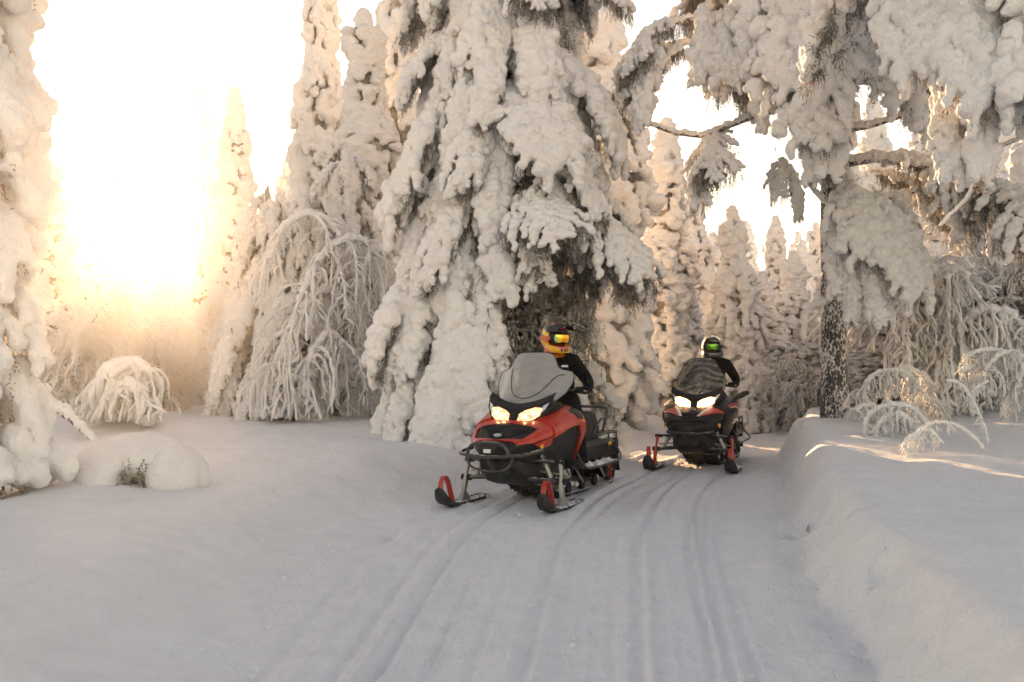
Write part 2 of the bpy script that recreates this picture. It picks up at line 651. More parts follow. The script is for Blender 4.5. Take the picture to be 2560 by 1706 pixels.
# ------------------------------------------------------------------ bough library
def bough_variant(seed, L, W, droop=(-8, -82), snow=1.0, hang=1.0, voxel=0.023, fingers=1.0, rope=True):
    """a snow-loaded spruce bough: grows along +X from the trunk, sags down; snow on top, hoar twigs below"""
    g = np.random.default_rng(seed)
    n = 26
    P = [np.zeros(3)]
    T = []
    for i in range(n):
        t = i / (n - 1)
        ph = R(droop[0] + (droop[1] - droop[0]) * t ** 0.6)
        yaw = 0.15 * math.sin(t * 3 + seed)
        d = np.array([math.cos(ph) * math.cos(yaw), math.cos(ph) * math.sin(yaw), math.sin(ph)])
        T.append(d)
        P.append(P[-1] + d * L / n)
    P = np.array(P[:-1]); T = np.array(T)
    up = np.cross(T, np.array([0, 1.0, 0])); up = -up / np.linalg.norm(up, axis=1, keepdims=True)
    up = np.where((up[:, 2:3] < 0), -up, up)
    pts, rad, nb, nd = [], [], [], []
    for i in range(n):
        t = i / (n - 1)
        r = snow * (0.05 + 0.065 * math.sin(math.pi * min(1, t * 0.9 + 0.12))) * g.uniform(0.85, 1.2)
        pts.append(P[i] + up[i] * r * 0.5 + g.normal(0, 0.015, 3)); rad.append(r)
    # side branchlets, left and right: beads of snow hanging more and more steeply
    ns = int(24 * max(1.0, L))
    for s in range(ns):
        t = 0.06 + 0.94 * (s + g.random()) / ns
        i = min(n - 1, int(t * (n - 1)))
        side = 1 if s % 2 else -1
        ln = W * (math.sin(math.pi * min(0.97, t * 0.82 + 0.14)) ** 0.7) * g.uniform(0.6, 1.55)
        spread = g.uniform(0.25, 0.85) if rope else g.uniform(0.5, 1.1)
        d0 = np.array([0, side * spread, 0]) + T[i] * g.uniform(0.4, 0.9)
        d0 /= np.linalg.norm(d0)
        m = max(4, int(ln / 0.04))
        p = P[i].copy()
        base_r = snow * g.uniform(0.050, 0.092)
        bare = g.random() < (0.22 if snow > 0.81 else 0.45)
        ph, fq = g.uniform(0, 6.28), g.uniform(0.55, 0.95)
        for k in range(m):
            q = k / m
            if rope:
                d = d0 * (1 - q) ** 0.8 + np.array([0.05, 0, -1.25 * q - 0.12]) + g.normal(0, 0.10, 3)
            else:
                d = d0 + np.array([0.10 * (1 - q), 0, -1.1 * q ** 1.1 * (0.6 + 0.5 * g.random())]) + g.normal(0, 0.08, 3)
            d /= np.linalg.norm(d)
            p = p + d * ln / m
            bead = 0.5 + 0.5 * math.sin(k * fq + ph)
            r = base_r * (0.48 + 0.82 * bead) * g.uniform(0.85, 1.15)
            if not (bare and q > 0.2) and not (bead < 0.05 and q > 0.3):
                pts.append(p + up[i] * r * 0.4 + g.normal(0, 0.010, 3)); rad.append(r)
            if g.random() < 0.55 * hang:
                strands(g, nb, nd, p - up[i] * 0.035 + g.normal(0, 0.02, 3), g.uniform(0.08, 0.22) * (0.75 + 0.25 * hang))
        if g.random() < 0.4 * fingers:
            fl = g.uniform(0.10, 0.30)
            fk = int(fl / 0.04) + 1
            for k in range(fk):
                p = p + np.array([g.normal(0, 0.010), g.normal(0, 0.010), -0.04])
                pts.append(p.copy()); rad.append(base_r * (0.6 + 0.5 * abs(math.sin(k * 1.1))) * (1 - 0.3 * k / fk))
        else:
            strands(g, nb, nd, p, g.uniform(0.1, 0.25))
    PP, RR = popcorn(g, pts, rad, 2, 0.42, 0.68, 0.8)
    sm = snow_skin('bough_snow', PP, RR, voxel, M['snow'], (6.0, 0.05), (18.0, 0.035))
    nm = spike_mesh('bough_twigs', nb, nd, g.uniform(0.003, 0.006, len(nb)), M['needles']) if nb else None
    # the woody limb itself
    return sm, nm


print('boughs')
LIB = {}
LIB['drape'] = [bough_variant(100 + k, L, W, dr, 1.0, 1.6) for k, (L, W, dr) in enumerate([
    (1.7, 0.40, (-28, -87)), (2.0, 0.46, (-35, -86)), (1.5, 0.38, (-22, -87)), (2.2, 0.44, (-38, -87)), (1.8, 0.50, (-40, -85)), (1.3, 0.36, (-30, -86))])]
LIB['weep'] = [bough_variant(200 + k, L, W, dr, 0.62, 2.7, fingers=0.4, rope=False) for k, (L, W, dr) in enumerate([
    (1.7, 0.55, (-5, -70)), (2.1, 0.60, (0, -62)), (1.5, 0.5, (-14, -78))])]
LIB['thin'] = [bough_variant(250 + k, L, W, dr, 0.80, 2.6, fingers=0.8) for k, (L, W, dr) in enumerate([
    (1.7, 0.50, (-26, -85)), (2.0, 0.48, (-32, -84)), (1.4, 0.44, (-20, -84))])]
LIB['heavy'] = [bough_variant(300 + k, L, W, dr, 1.1, 1.2, 0.025, fingers=0.35, rope=False) for k, (L, W, dr) in enumerate([
    (1.9, 0.60, (-2, -80)), (2.3, 0.66, (-14, -84)), (1.5, 0.55, (6, -72)), (1.7, 0.75, (-20, -78))])]
print('boughs done', [len(a[0].polygons) for v in LIB.values() for a in v])


def put_bough(tree, kind, k, loc, az, pitch=0.0, sc=1.0, roll=0.0, sx=1.0):
    lib = LIB[kind]
    sm, nm = lib[k % len(lib)]
    o = link('snowy_bough', sm, tree)
    o.location = loc
    o.rotation_euler = (Matrix.Rotation(az, 3, 'Z') @ Matrix.Rotation(-pitch, 3, 'Y') @ Matrix.Rotation(roll, 3, 'X')).to_euler()
    o.scale = (sc, sc * sx, sc)
    if nm is not None:
        q = link('needle_twigs', nm, o)
    return o


def trunk_mesh(h, r0, r1=0.03, lean=(0, 0), seed=0, n=14, rings=None):
    g = np.random.default_rng(seed)
    k = rings or max(8, int(h / 0.35))
    pts, rad = [], []
    for i in range(k + 1):
        t = i / k
        pts.append((lean[0] * t * t + 0.03 * math.sin(3 * t + seed), lean[1] * t * t + 0.03 * math.cos(2.3 * t + seed), -0.4 + (h + 0.4) * t))
        flare = 1 + 0.45 * math.exp(-t * h / 0.25)
        rad.append((r0 + (r1 - r0) * t) * flare * g.uniform(0.96, 1.04))
    return MB().tube(pts, rad, n).mesh('trunk', M['bark'])


def spruce(loc, h, rbase, tiers, label, seed, group=None, kinds=None, prof=None, trunk_r=0.16, low=0.5, hide=None, sc0=1.0):
    """a big snow-laden spruce: trunk plus individually hung boughs"""
    g = np.random.default_rng(seed)
    t = empty('spruce_tree', loc, 0, label, 'tree', group)
    link('trunk', trunk_mesh(h * (0.97 if h > 8 else 0.78), trunk_r, 0.03, seed=seed), t)
    golden = 2.399963
    a = g.uniform(0, 6.28)
    for (hh, cnt, reach, kind, scl) in tiers:
        for j in range(cnt):
            a += golden + g.normal(0, 0.12)
            az = a % (2 * math.pi)
            hz = hh + g.uniform(-0.22, 0.22)
            kd = kind(az, hz, g) if callable(kind) else kind
            if kd is None:
                continue
            s = scl * g.uniform(0.86, 1.16) * sc0
            rr = reach * g.uniform(0.85, 1.1)
            put_bough(t, kd, int(g.integers(0, 12)), (math.cos(az) * rr, math.sin(az) * rr, hz), az + g.normal(0, 0.1), g.normal(0.02, 0.1), s, g.normal(0, 0.12), g.uniform(0.85, 1.2))
    return t


# ------------------------------------------------------------------ the great spruce behind the red machine
def main_kind(az, h, g):
    # az 0 = +x (right of the photo); the right lower side shows bare, weeping undersides
    c, s = math.cos(az), math.sin(az)
    if h < 4.1 and c > -0.05 and s < 0.7:
        if h < 3.0:
            return None
        return 'weep' if g.random() < 0.75 else 'thin'
    k = g.random()
    return 'drape' if k < 0.48 else ('thin' if k < 0.76 else ('heavy' if k < 0.92 else 'weep'))


MT = at(1262, 1100, 14.4)
tiers = []
H = 11.5
hh = 0.95
while hh < 10.6:
    f = hh / H
    reach = 0.10 + 0.86 * (1 - f) ** 1.0
    if hh < 2.0: reach += 0.12
    scl = 0.66 + 0.42 * (1 - f)
    tiers.append((hh, int(round(7 + 6 * (1 - f))), reach, main_kind, scl))
    hh += 0.32
MS = spruce((MT.x, MT.y, gz(MT.x, MT.y)), H, 1.6, tiers, 'tall broad snow-laden spruce directly behind the red snowmobile', 11, 'large snow-laden spruces', trunk_r=0.2)
# dark needle curtains deep inside the crown, bare on the lower right
g = np.random.default_rng(12)
nb, nd = [], []
for k in range(2600):
    z = g.uniform(0.7, 9.5)
    a = g.uniform(0, 6.28)
    rr = (0.45 + 1.2 * (1 - z / H)) * math.sqrt(g.uniform(0.2, 1.0))
    if math.cos(a) > 0.0 and math.sin(a) < 0.7 and z < 1.2: continue
    strands(g, nb, nd, (math.cos(a) * rr, math.sin(a) * rr, z), g.uniform(0.15, 0.5), 0.15, 0.05, 2, (0.05, 0.12))
link('inner_foliage', spike_mesh('inner_foliage', nb, nd, g.uniform(0.004, 0.009, len(nb)), M['needles']), MS)
# bare lower limbs on the opened side
for k in range(16):
    a = g.uniform(-1.9, 0.9); z = g.uniform(1.0, 2.8); l = g.uniform(0.7, 1.5)
    MB().tube([(0, 0, z), (math.cos(a) * l * .5, math.sin(a) * l * .5, z - 0.05), (math.cos(a) * l, math.sin(a) * l, z - 0.35)], [0.035, 0.025, 0.012], 7).build('branch', M['bark'], MS)


# ------------------------------------------------------------------ candle spruces (narrow columns), a library of crowns
def column_variant(seed, h, r, voxel=0.05, dens=1.0, top=0.35):
    g = np.random.default_rng(seed)
    pts, rad, nb, nd = [], [], [], []
    n = int(115 * h * r * dens / 0.55)
    for i in range(n):
        t = (i + g.random()) / n
        z = 0.25 + (h - 0.25) * t
        rr = r * (1 - 0.66 * t ** 2.0) * (1 + 0.17 * math.sin(z * 2.1 + seed) + 0.14 * math.sin(z * 4.7 + seed * 2))
        rr = max(rr, 0.10)
        a = g.uniform(0, 2 * math.pi)
        rr *= 1 + 0.16 * math.sin(a * 2 + z * 1.3 + seed)
        out = np.array([math.cos(a), math.sin(a), 0])
        ln = g.uniform(0.14, 0.46) * (1 - 0.45 * t)
        m = max(2, int(ln / 0.06))
        rs = g.uniform(0.045, 0.100) * (1 - 0.2 * t)
        p = out * rr * g.uniform(0.66, 0.98) + np.array([0, 0, z])
        for k in range(m):
            q = k / m
            p = p + out * 0.045 * (1 - q) * rr / r + np.array([g.normal(0, .012), g.normal(0, .012), -0.06])
            pts.append(p.copy()); rad.append(rs * g.uniform(0.7, 1.25) * (1 - 0.3 * q))
        if i % 8 == 0:
            strands(g, nb, nd, p - out * 0.08 + np.array([0, 0, 0.05]), g.uniform(0.1, 0.25), 0.2, 0.05, 2, (0.05, 0.11))
    # rounded heavy cap
    for k in range(14):
        z = h - 0.02 + 0.09 * k * top
        pts.append(np.array([0.03 * math.sin(k), 0.03 * math.cos(k), z])); rad.append(0.15 * (1 - 0.03 * k))
    PP, RR = popcorn(g, pts, rad, 1, 0.45, 0.7, 0.85)
    sm = snow_skin('column_snow', PP, RR, voxel, M['snow_far'], (6.0, 0.06), (15.0, 0.06))
    # dark inner foliage behind the gaps
    mb = MB()
    K, S = int(h / 0.18), 18
    rings = []
    for i in range(K + 1):
        t = i / K
        z = 0.3 + (h - 0.35) * t
        rr = max(0.05, r * (1 - 0.66 * t ** 2.0) * (1 + 0.17 * math.sin(z * 2.1 + seed) + 0.14 * math.sin(z * 4.7 + seed * 2)) * 0.78)
        rings.append([(math.cos(2 * math.pi * j / S) * rr * g.uniform(.85, 1.08), math.sin(2 * math.pi * j / S) * rr * g.uniform(.85, 1.08), z + g.normal(0, .03)) for j in range(S)])
    mb.loft(rings)
    core = mb.mesh('inner_foliage', M['needles_far'], smooth=False)
    nm = spike_mesh('column_twigs', nb, nd, g.uniform(0.005, 0.011, len(nb)), M['needles_far'])
    # join the twigs into the core mesh: both are the dark foliage of one tree
    bm = bmesh.new(); bm.from_mesh(core); bm.from_mesh(nm); bm.to_mesh(core); bm.free()
    bpy.data.meshes.remove(nm)
    return sm, core, h


print('columns')
COLS = [column_variant(400 + k, h, r, 0.048) for k, (h, r) in enumerate([(7.0, 0.55), (8.5, 0.52), (6.0, 0.64), (9.5, 0.64), (5.0, 0.50), (7.5, 0.74)])]
print('columns done', [len(a[0].polygons) for a in COLS])
TRUNK_COL = trunk_mesh(1.2, 0.10, 0.08, seed=3, n=8)


def column_tree(k, x, y, h, wid, rz, label, group=None, lean=0.0, zoff=0.0):
    sm, core, hh = COLS[k % len(COLS)]
    t = empty('spruce_tree', (x, y, gz(x, y) - 0.05 + zoff), rz, label, 'tree', group)
    s = h / hh
    t.scale = (wid, wid, s)
    if lean == 0.0: lean = random.uniform(-0.035, 0.035)
    t.rotation_euler = (lean, random.uniform(-0.03, 0.03), rz)
    link('trunk', TRUNK_COL, t)
    c = link('crown', core, t)
    link('snow_cover', sm, t)
    return t


GC = 'narrow snow-covered spruces'
# (variant, u, base depth, height m, width scale, label)
def col_at(k, u, d, vtop, wid, label, rz=None, group=GC, lean=0.0):
    p = at(u, vtop, d)
    z0 = gz(p.x, d)
    return column_tree(k, p.x, d, (p.z - z0) * 0.97, wid, random.uniform(0, 6.28) if rz is None else rz, label, group, lean)


col_at(3, 128, 21.0, 385, 0.95, 'blunt-topped snow column just right of the left edge spruce')
col_at(4, 282, 38.0, 415, 1.0, 'slim snow-covered spruce tip almost lost in the sun glare')
col_at(0, 520, 28.0, 250, 0.85, 'left one of the twin snow-covered spruce tops beside the sun')
col_at(1, 588, 27.0, 236, 1.15, 'right one of the twin snow-covered spruce tops beside the sun')
col_at(3, 775, 21.0, -160, 0.95, 'very tall slender snow column left of the middle spruces')
col_at(5, 690, 22.0, 480, 0.75, 'short snow-covered spruce at the foot of the tall slender column')
col_at(3, 935, 19.0, 40, 1.15, 'knobbly snow-capped spruce half hidden by the great spruce')
col_at(1, 1010, 20.5, -250, 1.2, 'tall spruce with sunlit gaps behind the left side of the great spruce')
col_at(1, 1510, 20.5, -300, 1.65, 'tall snow-covered spruce close behind the right side of the great spruce')
col_at(1, 1650, 23.0, 305, 1.25, 'pointed snow-covered spruce rising between the two snowmobiles')
col_at(0, 1730, 27.0, 470, 1.0, 'snow-covered spruce behind the helmet of the rear rider')
col_at(2, 1850, 22.0, 530, 0.95, 'full snow-covered spruce just right of the rear rider')
col_at(1, 1935, 30.0, 545, 0.9, 'thin snow-covered spruce left of the big dark trunk')
col_at(4, 2000, 34.0, 620, 1.3, 'low snow-covered spruce beside the big dark trunk')

# ------------------------------------------------------------------ spruce at the left edge, close to the camera
def edge_column(seed, h, r):
    g = np.random.default_rng(seed)
    pts, rad, nb, nd = [], [], [], []
    n = 760
    for i in range(n):
        t = ((i + g.random()) / n) ** 1.12
        z = 0.35 + (h - 0.35) * t
        a = g.uniform(0, 2 * math.pi)
        rr = r * (1 - 0.22 * t) * (1 + 0.13 * math.sin(z * 2.4 + 1) + 0.12 * math.sin(a * 3 + z))
        out = np.array([math.cos(a), math.sin(a), 0])
        ln = g.uniform(0.18, 0.50)
        m = int(ln / 0.07) + 1
        rs = g.uniform(0.055, 0.115)
        p = out * rr * g.uniform(0.60, 0.95) + np.array([0, 0, z])
        for k in range(m):
            q = k / m
            p = p + out * 0.055 * (1 - q) + np.array([g.normal(0, .02), g.normal(0, .02), -0.06])
            if p[2] > 0.32:
                pts.append(p.copy()); rad.append(rs * g.uniform(0.7, 1.25) * (1 - 0.25 * q))
        for _ in range(2):
            strands(g, nb, nd, p - out * 0.14 + g.normal(0, 0.05, 3), g.uniform(0.12, 0.3), 0.2, 0.032, 2, (0.025, 0.055))
    for i in range(420):
        a = g.uniform(0, 2 * math.pi); z = g.uniform(0.2, 1.6)
        strands(g, nb, nd, (math.cos(a) * r * g.uniform(.4, .9), math.sin(a) * r * g.uniform(.4, .9), z), g.uniform(.15, .4), 0.2, 0.032, 2, (0.025, 0.055))
    pts, rad = popcorn(g, pts, rad, 1)
    sm = snow_skin('edge_snow', pts, rad, 0.036, M['snow_lit'], (6.0, 0.06), (16.0, 0.05))
    nm = spike_mesh('edge_twigs', nb, nd, g.uniform(0.003, 0.006, len(nb)), M['needles'])
    return sm, nm


sm, nm = edge_column(51, 7.5, 0.66)
p = at(-165, 1300, 7.9)
t = empty('spruce_tree', (p.x, p.y, gz(p.x, p.y) - 0.05), 0, 'near snow-plastered spruce cut by the left edge of the picture', 'tree', 'large snow-laden spruces')
link('trunk', trunk_mesh(7.0, 0.13, 0.04, seed=5), t)
link('crown', nm, t)
link('snow_cover', sm, t)

# ------------------------------------------------------------------ background forest
G = random.Random(5)
fill = []
# left: a wall of low trees under the sun
for (k, u, d, vt, w) in [(0, 30, 26, 250, 1.0), (2, 175, 25, 690, 1.0), (5, 235, 29, 560, 0.95), (0, 305, 27, 650, 1.1), (2, 360, 31, 640, 1.1), (2, 370, 25, 690, 0.9), (4, 425, 26, 665, 1.4), (5, 455, 28, 655, 0.9),
                         (0, 470, 32, 650, 1.2), (5, 545, 24.5, 690, 0.7), (2, 610, 29, 560, 1.0), (0, 640, 25, 640, 1.1), (4, 140, 33, 600, 1.4), (3, 330, 40, 640, 1.1), (1, 400, 44, 650, 1.3), (1, 510, 42, 640, 1.2), (3, 600, 40, 420, 1.0),
                         (1, 200, 44, 610, 1.3), (0, 60, 38, 420, 1.2), (2, 720, 30, 420, 1.2), (3, 850, 30, 120, 1.0), (0, 820, 26, 420, 1.2)]:
    fill.append((k, u, d, vt, w))
ORD = ['first', 'second', 'third', 'fourth', 'fifth', 'sixth', 'seventh', 'eighth', 'ninth', 'tenth', 'eleventh', 'twelfth', 'thirteenth', 'fourteenth', 'fifteenth']


def wall(lst, split, where, group):
    """two rows of trees, labelled by row and by place from the left"""
    for row, sel in (('front', [a for a in lst if a[2] < split]), ('back', [a for a in lst if a[2] >= split])):
        for i, (k, u, d, vt, w) in enumerate(sorted(sel, key=lambda a: a[1])):
            size = 'tall' if vt < 450 else ('short' if vt > 680 else 'middling')
            col_at(k, u, d, vt, w, '%s snow-covered spruce, %s from left in the %s row %s' % (size, ORD[i], row, where), group=group)


wall(fill, 30, 'under the sun', 'backlit trees under the sun')
right = [(0, 1580, 26, 560, 1.2), (2, 1690, 25, 640, 0.9), (4, 1790, 30, 600, 1.2), (5, 1760, 36, 560, 0.9), (1, 1600, 36, 480, 1.2), (2, 1895, 26, 690, 1.0), (0, 1975, 27, 640, 1.1), (3, 2030, 38, 560, 0.9), (4, 1930, 24, 770, 1.1),
         (2, 2010, 22.5, 790, 0.9), (1, 1870, 44, 560, 1.2), (3, 1690, 46, 540, 1.2), (5, 1980, 46, 590, 1.1)]
wall(right, 28, 'behind the snowmobiles', 'trees behind the snowmobiles')
right2 = [(2, 2140, 22, 420, 1.1), (1, 2200, 27, 250, 1.2), (5, 2265, 21, 560, 0.8), (0, 2330, 25, 300, 1.3), (3, 2400, 30, 150, 1.2), (2, 2440, 20, 520, 1.0), (0, 2510, 24, 260, 1.2), (5, 2590, 20, 330, 1.0), (1, 2160, 36, 330, 1.3), (3, 2480, 36, 150, 1.2), (0, 2290, 38, 260, 1.5),
          (4, 2200, 19.0, 800, 1.1), (4, 2370, 18.5, 830, 1.2), (4, 2500, 19.5, 840, 1.3)]
wall(right2, 24.5, 'right of the dark trunk', 'trees in the right-hand thicket')


# ------------------------------------------------------------------ limbs with a crust of snow
def arc(p0, p1, sag, n=14, side=(0, 0, 0)):
    p0, p1 = Vector(p0), Vector(p1)
    out = []
    for i in range(n):
        t = i / (n - 1)
        out.append(p0.lerp(p1, t) + Vector((0, 0, -sag)) * math.sin(math.pi * t) + Vector(side) * math.sin(math.pi * t))
    return out


def limb(tree, pts, rw, rs, seed=0, voxel=0.022, name='branch', droops=0):
    """woody limb (tube) with its own crust of snow as sub-part; pts local to tree"""
    g = np.random.default_rng(seed)
    n = len(pts)
    rad = [rw * (1 - 0.65 * i / (n - 1)) for i in range(n)]
    o = MB().tube(pts, rad, 8).build(name, M['bark'], tree)
    P = np.array([tuple(p) for p in pts])
    seg = np.linalg.norm(np.diff(P, axis=0), axis=1)
    s = np.concatenate([[0], np.cumsum(seg)])
    q = np.arange(0, s[-1], max(voxel * 1.2, rs * 0.5))
    X = np.stack([np.interp(q, s, P[:, c]) for c in range(3)], -1)
    k = 1 - 0.5 * q / s[-1]
    r = rs * k * g.uniform(0.75, 1.2, len(q))
    X = X + np.stack([0 * q, 0 * q, r * 0.75], -1) + g.normal(0, rs * 0.12, X.shape)
    pts2, r2 = list(X), list(r)
    for _ in range(droops):
        i = int(g.integers(0, len(q)))
        p = X[i].copy()
        for kk in range(int(g.integers(2, 7))):
            p = p + np.array([g.normal(0, .01), g.normal(0, .01), -rs * 0.8])
            pts2.append(p.copy()); r2.append(rs * g.uniform(0.6, 0.9))
    me = snow_skin('branch_snow', pts2, r2, voxel, M['snow'], (7.0, rs * 0.5), (24.0, rs * 0.35))
    link('snow_crust', me, o)
    return o


# ------------------------------------------------------------------ the big dark-trunked tree on the right bank
D0 = 15.0
B = at(2082, 1045, D0)
zb = gz(B.x, B.y)
bt = empty('spruce_tree', (B.x, B.y, zb), 0, 'large snow-hung tree with a thick dark trunk on the right bank', 'tree', 'large snow-laden spruces')
link('trunk', trunk_mesh(9.5, 0.205, 0.10, seed=8, n=28, rings=60), bt)


def loc_on(tree_loc, u, v, d):
    return at(u, v, d) - Vector(tree_loc)


TL = (B.x, B.y, zb)
def L_(u, v, d): return loc_on(TL, u, v, d)


limb(bt, [L_(2085, 275, 15.0), L_(1990, 255, 14.9), L_(1900, 285, 14.7), L_(1850, 305, 14.6), L_(1760, 342, 14.5), L_(1690, 335, 14.4), L_(1625, 312, 14.4)], 0.055, 0.065, 1)
limb(bt, [L_(2095, 330, 15.0), L_(2170, 318, 14.7), L_(2260, 292, 14.3)], 0.05, 0.075, 2)
limb(bt, [L_(2095, 412, 15.0), L_(2190, 398, 14.6), L_(2316, 418, 14.0), L_(2450, 455, 13.4), L_(2580, 500, 12.8)], 0.065, 0.085, 3)
limb(bt, [L_(2085, 300, 14.9), L_(2090, 360, 14.3), L_(2040, 430, 14.2), L_(1990, 470, 14.2)], 0.045, 0.07, 4, droops=4)
limb(bt, [L_(2088, 360, 14.6), L_(2110, 420, 14.1), L_(2140, 480, 13.9), L_(2200, 500, 13.9), L_(2290, 480, 14.0), L_(2320, 530, 14.0)], 0.045, 0.075, 5, droops=5)
limb(bt, [L_(2060, 420, 14.8), L_(2030, 470, 14.4), L_(2070, 520, 14.2), L_(2120, 530, 14.1)], 0.04, 0.065, 6)
limb(bt, [L_(2060, 760, 14.9), L_(2030, 770, 14.7), L_(1998, 815, 14.6)], 0.03, 0.06, 7, droops=3)
limb(bt, [L_(2070, 60, 15.0), L_(1900, 60, 14.8), L_(1760, 40, 14.5), L_(1640, 70, 14.2)], 0.06, 0.07, 8)

for i, (u, v, d, az, kind, s, sx) in enumerate([
        # left-hand curtain of boughs
        (1700, 50, 14.3, 205, 'weep', 0.85, 1.0), (1660, 95, 14.2, 220, 'drape', 0.75, 0.9), (1760, 30, 14.4, 250, 'drape', 0.85, 0.85), (1800, 70, 14.3, 262, 'heavy', 0.70, 0.85), (1735, 110, 14.6, 200, 'weep', 0.8, 1.0),
        (1840, 20, 14.6, 240, 'weep', 0.95, 1.0), (1860, -60, 14.3, 265, 'drape', 1.0, 1.0), (1900, 120, 14.9, 230, 'weep', 0.8, 1.0),
        (1780, 395, 14.4, 235, 'weep', 0.68, 0.95), (1800, 340, 14.5, 250, 'weep', 0.75, 1.0), (1830, 330, 14.8, 200, 'weep', 0.5, 0.9), (1960, 400, 14.6, 240, 'weep', 0.55, 0.9), (1985, 440, 14.3, 265, 'drape', 0.42, 0.9),
        # the great drape left of the trunk
        (1990, -30, 13.9, 262, 'heavy', 1.15, 0.95), (1960, 90, 13.7, 255, 'heavy', 1.0, 1.0), (2020, 110, 13.6, 275, 'drape', 1.0, 1.0), (1985, 190, 13.5, 268, 'heavy', 0.85, 0.95), (1930, 160, 13.9, 240, 'drape', 0.8, 0.9), (2000, 250, 13.5, 270, 'drape', 0.75, 0.9),
        # above and around the trunk
        (2090, -40, 13.9, 280, 'heavy', 1.1, 1.1), (2160, -20, 13.9, 300, 'drape', 1.1, 1.0), (2130, 50, 13.7, 285, 'heavy', 0.8, 1.1), (2200, 60, 13.9, 310, 'drape', 0.9, 1.0), (2250, -60, 14.1, 320, 'weep', 1.1, 1.1), (2060, 30, 13.7, 268, 'drape', 0.8, 1.0),
        (2130, 10, 15.6, 20, 'weep', 1.2, 1.1), (2010, 20, 15.6, 140, 'weep', 1.2, 1.1), (2110, -60, 16.0, 80, 'drape', 1.3, 1.1),
        # the apron hanging in front of the trunk
        (2120, 475, 14.0, 268, 'heavy', 0.80, 0.9), (2165, 500, 13.9, 285, 'heavy', 0.82, 0.9), (2085, 520, 14.0, 255, 'drape', 0.78, 0.9), (2145, 560, 13.8, 275, 'drape', 0.75, 1.0), (2220, 490, 14.0, 300, 'drape', 0.6, 0.9), (2115, 590, 13.9, 262, 'drape', 0.62, 0.9),
        # dark hanging twigs to the right
        (2230, 390, 14.6, 300, 'weep', 0.9, 1.1), (2320, 420, 14.2, 280, 'weep', 0.9, 1.1), (2400, 440, 13.8, 290, 'weep', 0.95, 1.1), (2480, 470, 13.4, 270, 'weep', 1.0, 1.1), (2550, 490, 13.2, 285, 'weep', 1.0, 1.1), (2290, 330, 15.2, 330, 'weep', 1.0, 1.1), (2180, 430, 15.0, 320, 'weep', 0.7, 1.1)]):
    put_bough(bt, kind, i, L_(u, v, d), R(az), 0.0, s, 0.0, sx)

# upper crown, mostly above the picture, added to shade the boughs below
g = np.random.default_rng(78)
for i in range(30):
    a = i * 2.4 + g.normal(0, 0.1); z = 7.6 + 1.8 * i / 30
    put_bough(bt, ['drape', 'weep', 'heavy'][i % 3], i, (math.cos(a) * 0.7, math.sin(a) * 0.7, z), a, 0.1, g.uniform(0.8, 1.15), 0.0, 1.0)
# snow heaped round the foot of the trunk
g = np.random.default_rng(77)
fp, fr = [], []
for k in range(26):
    a = g.uniform(0, 6.28); q = g.uniform(0.2, 0.5)
    fp.append((math.cos(a) * q * 0.7 + 0.22, math.sin(a) * q * 0.8 - 0.05, -0.06 + g.uniform(-0.05, 0.03))); fr.append(g.uniform(0.10, 0.18))
link('snow_heap', snow_skin('snow_heap', fp, fr, 0.03, M['ground'], (2.0, 0.06), (9.0, 0.01)), bt)

# ------------------------------------------------------------------ near boughs reaching in from the right
N0 = (5.9, 9.9, gz(5.9, 9.9))
nt_ = empty('spruce_tree', N0, 0, 'near spruce beyond the right edge, grey snow boughs hanging into the corner', 'tree', 'large snow-laden spruces')
link('trunk', trunk_mesh(9.0, 0.18, 0.05, seed=9), nt_)
def LN(u, v, d): return loc_on(N0, u, v, d)
for i, (u, v, d, az, kind, s, sx) in enumerate([
        (2340, -40, 9.6, 265, 'heavy', 0.85, 0.8), (2310, 60, 9.5, 250, 'heavy', 0.72, 0.8), (2370, 90, 9.4, 275, 'drape', 0.75, 0.8), (2350, 180, 9.4, 265, 'drape', 0.62, 0.85), (2300, -90, 9.7, 240, 'heavy', 0.75, 0.8),
        (2450, -60, 9.4, 280, 'heavy', 0.9, 0.9), (2520, -20, 9.3, 270, 'heavy', 0.9, 0.9), (2480, 60, 9.3, 262, 'drape', 0.75, 0.8), (2550, 80, 9.2, 280, 'heavy', 0.7, 0.9), (2420, -120, 9.6, 250, 'drape', 1.0, 0.9), (2590, -80, 9.3, 270, 'heavy', 0.9, 0.9), (2440, 10, 9.8, 265, 'weep', 0.9, 1.0), (2540, 120, 9.8, 275, 'weep', 0.8, 1.0)]):
    put_bough(nt_, kind, i + 1, LN(u, v, d), R(az), 0.0, s, 0.0, sx)
g = np.random.default_rng(79)
for i in range(72):  # overhead boughs, mostly out of view, added to shade the upper right
    a = i * 2.4 + g.normal(0, 0.1); z = 5.9 + 3.0 * i / 72
    rr = 1.3 - 0.8 * i / 72
    put_bough(nt_, ['drape', 'heavy', 'weep'][i % 3], i, (math.cos(a) * rr, math.sin(a) * rr, z), a, 0.25, g.uniform(1.0, 1.3), 0.0, 1.1)
limb(nt_, [LN(2640, 60, 9.6), LN(2500, 330, 9.5), LN(2470, 260, 9.5), LN(2420, 330, 9.5)][0:1] + [LN(2560, 345, 9.5), LN(2500, 368, 9.5), LN(2450, 430, 9.5), LN(2415, 500, 9.5), LN(2350, 565, 9.5)], 0.016, 0.024, 11, 0.012)
limb(nt_, [LN(2600, 240, 9.6), LN(2520, 260, 9.5), LN(2480, 310, 9.5), LN(2400, 330, 9.5)], 0.012, 0.02, 12, 0.012)
limb(nt_, [LN(2500, 368, 9.5), LN(2440, 385, 9.5), LN(2390, 380, 9.5)], 0.01, 0.018, 13, 0.011)


